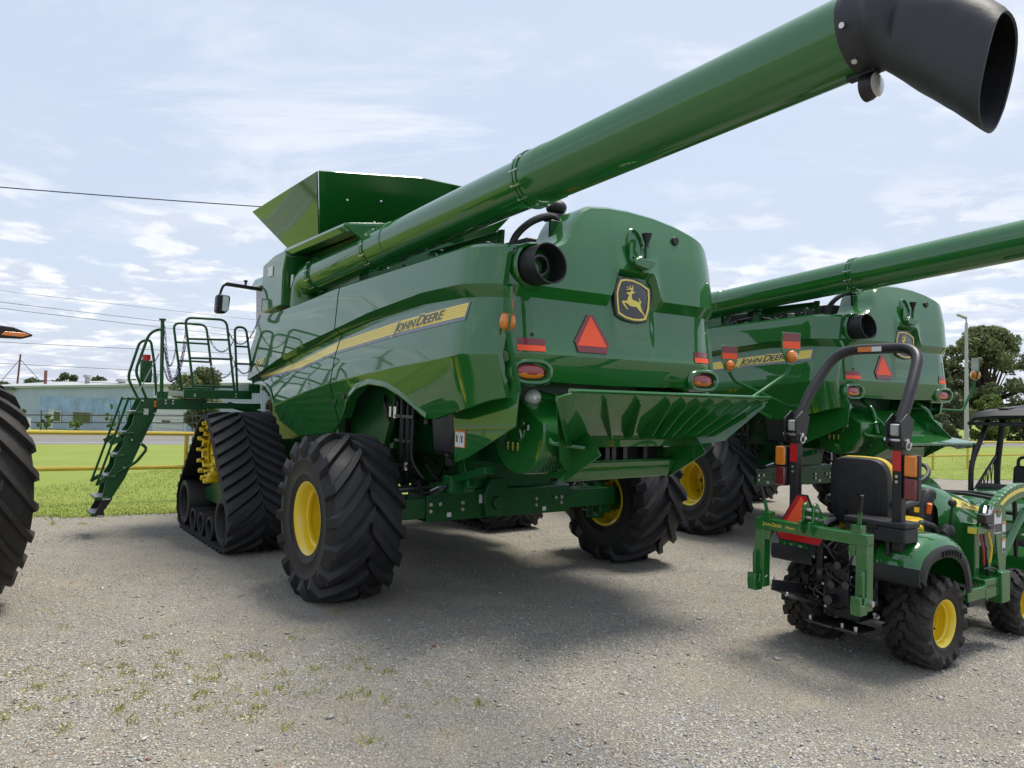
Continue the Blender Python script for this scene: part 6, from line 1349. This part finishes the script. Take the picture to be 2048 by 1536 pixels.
        for z0 in (.90, .76): MB().box(U(1.165, s*.513, z0), U(1.225, s*.516, z0+.12)).build('side_label', 'decal_white', mp); MB().box(U(1.165, s*.5165, z0+.10), U(1.225, s*.518, z0+.12)).build('label_header', 'decal_orange', mp); MB().box(U(1.17, s*.5165, z0+.005), U(1.22, s*.518, z0+.035)).build('label_text_block', 'decal_black', mp)
    vb = MB(); vb.box(U(.86, .44, 1.02), U(.99, .52, 1.10)); vb.box(U(.88, .46, .98), U(.96, .54, 1.02)); vb.build('loader_valve', 'dark_steel', root, bevel=.008)
    vb = MB(); vb.box(U(.74, .42, .94), U(.93, .50, 1.0)); vb = vb.build('valve_bracket', 'green', root, bevel=.004); MB().box(U(.738, .425, .945), U(.736, .495, .995)).build('bracket_label', 'decal_yellow', vb)
    for pth, m in (([U(.86, .47, .95), U(.85, .50, .8), U(.86, .50, .68)], 'hose_red'), ([U(.93, .50, .95), U(.95, .52, .82), U(.92, .52, .7)], 'seat_yellow'), ([U(.88, .48, .95), U(.90, .50, .75), U(.95, .5, .55)], 'black'), ([U(.80, .52, .66), U(.98, .54, .64), U(1.02, .54, .52), U(.98, .54, .44), U(.78, .52, .43)], 'black')):
        MB().tube(smooth(pth, 6), .010, 6).build('loader_hose', m, root)
    for p0, p1 in ((U(.90, .48, 1.10), U(.97, .46, 1.15)), (U(.94, .50, 1.09), U(1.0, .50, 1.16))): MB().cyl(p0, p1, .016, n=10).build('hose_coupling', 'steel', root)
    # front guard and bucket
    gg = MB()
    for s in (-1, 1): gg.tube(fillet([U(1.35, s*.22, .75), U(1.55, s*.30, 1.16), U(1.95, s*.30, 1.16), U(2.05, s*.28, .6)], .08), .02, 8)
    for x in (1.62, 1.85): gg.tube(fillet([U(x, -.30, 1.16), U(x+.02, 0, 1.18), U(x, .30, 1.16)], .05), .016, 8)
    gg.build('grille_guard', 'black', root)
    MB().prism([(2.40, .12), (2.95, .08), (2.92, .10), (2.55, .16), (2.42, .30), (2.50, .52), (2.62, .60), (2.56, .62), (2.42, .54), (2.36, .30)], 1, -.68, .68).build('loader_bucket', 'green', root)
    return root
compact_tractor()

# ------------------------------------------------------------------ large tractor at the left edge
def big_tractor():
    fwd = Vector((-.806, .592, 0)); root = empty('farm_tractor', (-5.66, 6.25, 0), atan2(fwd.y, fwd.x))
    tag(root, 'large farm tractor cut off by the left edge, tall lugged rear tyre', 'tractor')
    for s in (-1, 1):
        wheel(root, 'rear_wheel', U(0, s*1.0, 1.0), -s, 'bt', 1.035, .62, .60, 1.0, 21, .062, .085, .40, .08, 'rubber_worn', 'ag', .9)
        wheel(root, 'front_wheel', U(2.75, s*.95, .74), -s, 'bf', .765, .50, .40, .74, 19, .05, .07, .42, .05, 'rubber_worn', 'ag', .9)
        pth = [(-.95, 1.75), (-.6, 2.10), (0, 2.22), (.55, 2.10)]
        pth = [tuple(p)[0::2] for p in smooth([(x, 0, z) for x, z in pth], 4)]
        MB().grid([[U(x, s*v, z-dz) for x, z in pth] for v, dz in ((.45, .0), (.62, .0), (.68, .05))]).build('fender', 'green', root, solid=.02)
        ar = MB(); ar.prism([(s*-.70, 2.42), (s*-.70, 2.53), (s*-1.20, 2.50), (s*-1.36, 2.445), (s*-1.36, 2.43), (s*-1.28, 2.40), (s*-1.12, 2.395), (s*-1.0, 2.43)], 0, -.60, -.53); ar = ar.build('light_arm', 'black', root, bevel=.008)
        mb = MB(); mb.prism([(s*-1.10, 2.42), (s*-1.13, 2.455), (s*-1.28, 2.455), (s*-1.335, 2.44), (s*-1.27, 2.415)], 0, -.612, -.601); mb.build('amber_lens', 'lens_amber', ar, bevel=.004)
        mb = MB(); mb.prism([(s*-.80, 2.47), (s*-.80, 2.515), (s*-1.02, 2.50), (s*-1.02, 2.455)], 0, -.612, -.601); mb.build('red_lens', 'refl_red', ar, bevel=.004)
        MB().bar(U(-.55, s*.72, 2.47), U(-.3, s*.65, 2.20), .05, .05).build('arm_bracket', 'black', ar)
    MB().prism([(-.6, .6), (-.6, 1.2), (.8, 1.3), (.8, .7)], 1, -.35, .35).build('rear_housing', 'green_flat', root, bevel=.03)
    MB().cyl((0, -1.0, 1.0), (0, 1.0, 1.0), .14, n=18).build('rear_axle', 'green_flat', root); MB().cyl((2.75, -.9, .74), (2.75, .9, .74), .11, n=14).build('front_axle', 'green_flat', root)
    MB().prism([(.8, .8), (.8, 1.95), (2.9, 1.75), (3.5, 1.45), (3.5, .8)], 1, -.42, .42).build('hood', 'green', root, bevel=.06)
    cb = MB().prism([(-.55, 1.3), (-.75, 2.9), (.75, 2.95), (1.0, 1.4)], 1, -.62, .62).build('cab', 'window_glass', root, bevel=.05); MB().box((-.9, -.8, 2.92), (.9, .8, 3.12)).build('cab_roof', 'green', cb, bevel=.07)
big_tractor()

# ------------------------------------------------------------------ utility vehicle at the right edge
def utility_vehicle():
    f = Vector((-.75, -.66, 0)).normalized(); root = empty('utility_vehicle', (6.22, 8.80, 0), atan2(f.y, f.x))
    tag(root, 'green utility vehicle with black roof cut off by the right edge', 'utility vehicle')
    W = .70
    for s in (-1, 1):
        wheel(root, 'front_wheel', U(.95, s*.62, .31), -s, 'uv', .325, .24, .16, .31, 15, .022, .05, .4, .03, 'rubber', 'ind', nb=4); wheel(root, 'rear_wheel', U(-1.05, s*.62, .31), -s, 'uv', .325, .24, .16, .31, 15, .022, .05, .4, .03, 'rubber', 'ind', nb=4)
        MB().tube(fillet([U(.50, s*W, .95), U(.50, s*W, 1.34), U(.10, s*(W-.05), 1.86)], .12, 5), .028, 12).build('front_post', 'black', root)
        MB().tube(fillet([U(-.42, s*W, .80), U(-.42, s*W, 1.30), U(-.40, s*(W-.06), 1.86)], .10), .036, 10).build('centre_post', 'black', root)
        MB().tube(fillet([U(.34, s*(W+.02), 1.58), U(.27, s*(W+.05), 1.52), U(.36, s*(W+.05), 1.32), U(.47, s*(W+.02), 1.38)], .03), .012, 6).build('grab_handle', 'black', root)
        nt_ = MB(); A, B, C_ = Vector(U(.46, s*W, 1.0)), Vector(U(-.42, s*W, 1.45)), Vector(U(-.42, s*W, 1.0))
        nt_.tube([A, B], .016, 6); nt_.tube([A, C_], .012, 6)
        for k in range(1, 7): t = k/7; nt_.tube([A.lerp(B, t), A.lerp(C_, t+.06)], .007, 5); nt_.tube([A.lerp(C_, t), A.lerp(B, min(1, t+.12))], .005, 5)
        nt_.build('side_net', 'black', root)
        MB().prism([(.46, .42), (.42, .95), (-.40, .92), (-.44, .42)], 1, -s*(W-.02), -s*W).build('side_panel', 'green', root, bevel=.01)
        MB().prism([(.55, .55), (.62, .84), (.95, .92), (1.25, .84), (1.38, .60), (1.25, .62), (1.1, .72), (.8, .72), (.66, .62)], 1, -s*(W+.04), -s*(W-.14)).build('front_fender', 'green', root, bevel=.02)
        st = MB(); x0 = .26*s; st.box((-.30, x0-.24, .60), (.12, x0+.24, .74)); st.build('seat_cushion', 'black', root, bevel=.04); MB().prism([(-.30, .74), (-.22, .74), (-.30, 1.32), (-.40, 1.32)], 1, x0-.24, x0+.24).build('seat_back', 'plastic', root, bevel=.04)
        MB().tube(fillet([U(-.36, x0-.2, 1.25), U(-.38, x0-.2, 1.42), U(-.38, x0+.2, 1.42), U(-.36, x0+.2, 1.25)], .06), .02, 6).build('headrest_bar', 'black', root)
    rows = [[U(x, v, z) for v, z in ((-.66, zz-.10), (-.62, zz-.02), (-.40, zz), (0, zz+.02), (.40, zz), (.62, zz-.02), (.66, zz-.10))] for x, zz in ((.46, 1.10), (.62, 1.09), (.95, 1.05), (1.25, .97), (1.42, .84), (1.46, .66))]
    hd = MB().grid(rows).build('hood', 'green', root, solid=.015, sharp=40)
    MB().cbox(U(.62, -.48, 1.085), (.06, .10, .004)).build('hood_badge', 'decal_orange', hd)
    MB().box((.40, -.64, .95), (.56, .64, 1.14)).build('dash', 'plastic', root, bevel=.04)
    rf = MB().grid([[U(x, v, z) for v, z in ((-.78, zz-.10), (-.72, zz-.03), (-.5, zz), (0, zz+.02), (.5, zz), (.72, zz-.03), (.78, zz-.10))] for x, zz in ((.38, 1.92), (.30, 1.98), (-.1, 2.02), (-.5, 2.02), (-.70, 1.98), (-.76, 1.92))]).build('roof', 'plastic', root, solid=.04, sharp=40)
    for v in (-.45, -.15, .15, .45): MB().bar(U(.26, v, 2.0), U(-.62, v, 2.045), .10, .02).build('roof_rib', 'plastic', rf)
    MB().box((.34, -.80, 1.80), (-.74, .80, 1.84)).build('roof_rim', 'plastic', rf, bevel=.01)
    MB().box((-1.5, -.65, .75), (-.50, .65, 1.05)).build('cargo_box', 'green', root, bevel=.02); MB().box((-1.4, -.45, .28), (1.35, .45, .50)).build('chassis', 'black', root)
    MB().tube(fillet([U(1.46, -.45, .55), U(1.56, -.45, .95), U(1.56, .45, .95), U(1.46, .45, .55)], .08), .022, 8).build('brush_guard', 'black', root)
    st = MB(); c = Vector(U(.25, -.28, 1.12)); ax = Vector((-.6, 0, .8)).normalized(); o1 = Vector((0, 1, 0)); o2 = ax.cross(o1); st.tube([c+(o1*cos(k*pi/12)+o2*sin(k*pi/12))*.17 for k in range(24)], .014, 6, closed=True); st.cyl(c, c-ax*.25, .02, n=8); st.cyl(c-o1*.16, c+o1*.16, .01, n=6); st.build('steering_wheel', 'black', root)
utility_vehicle()
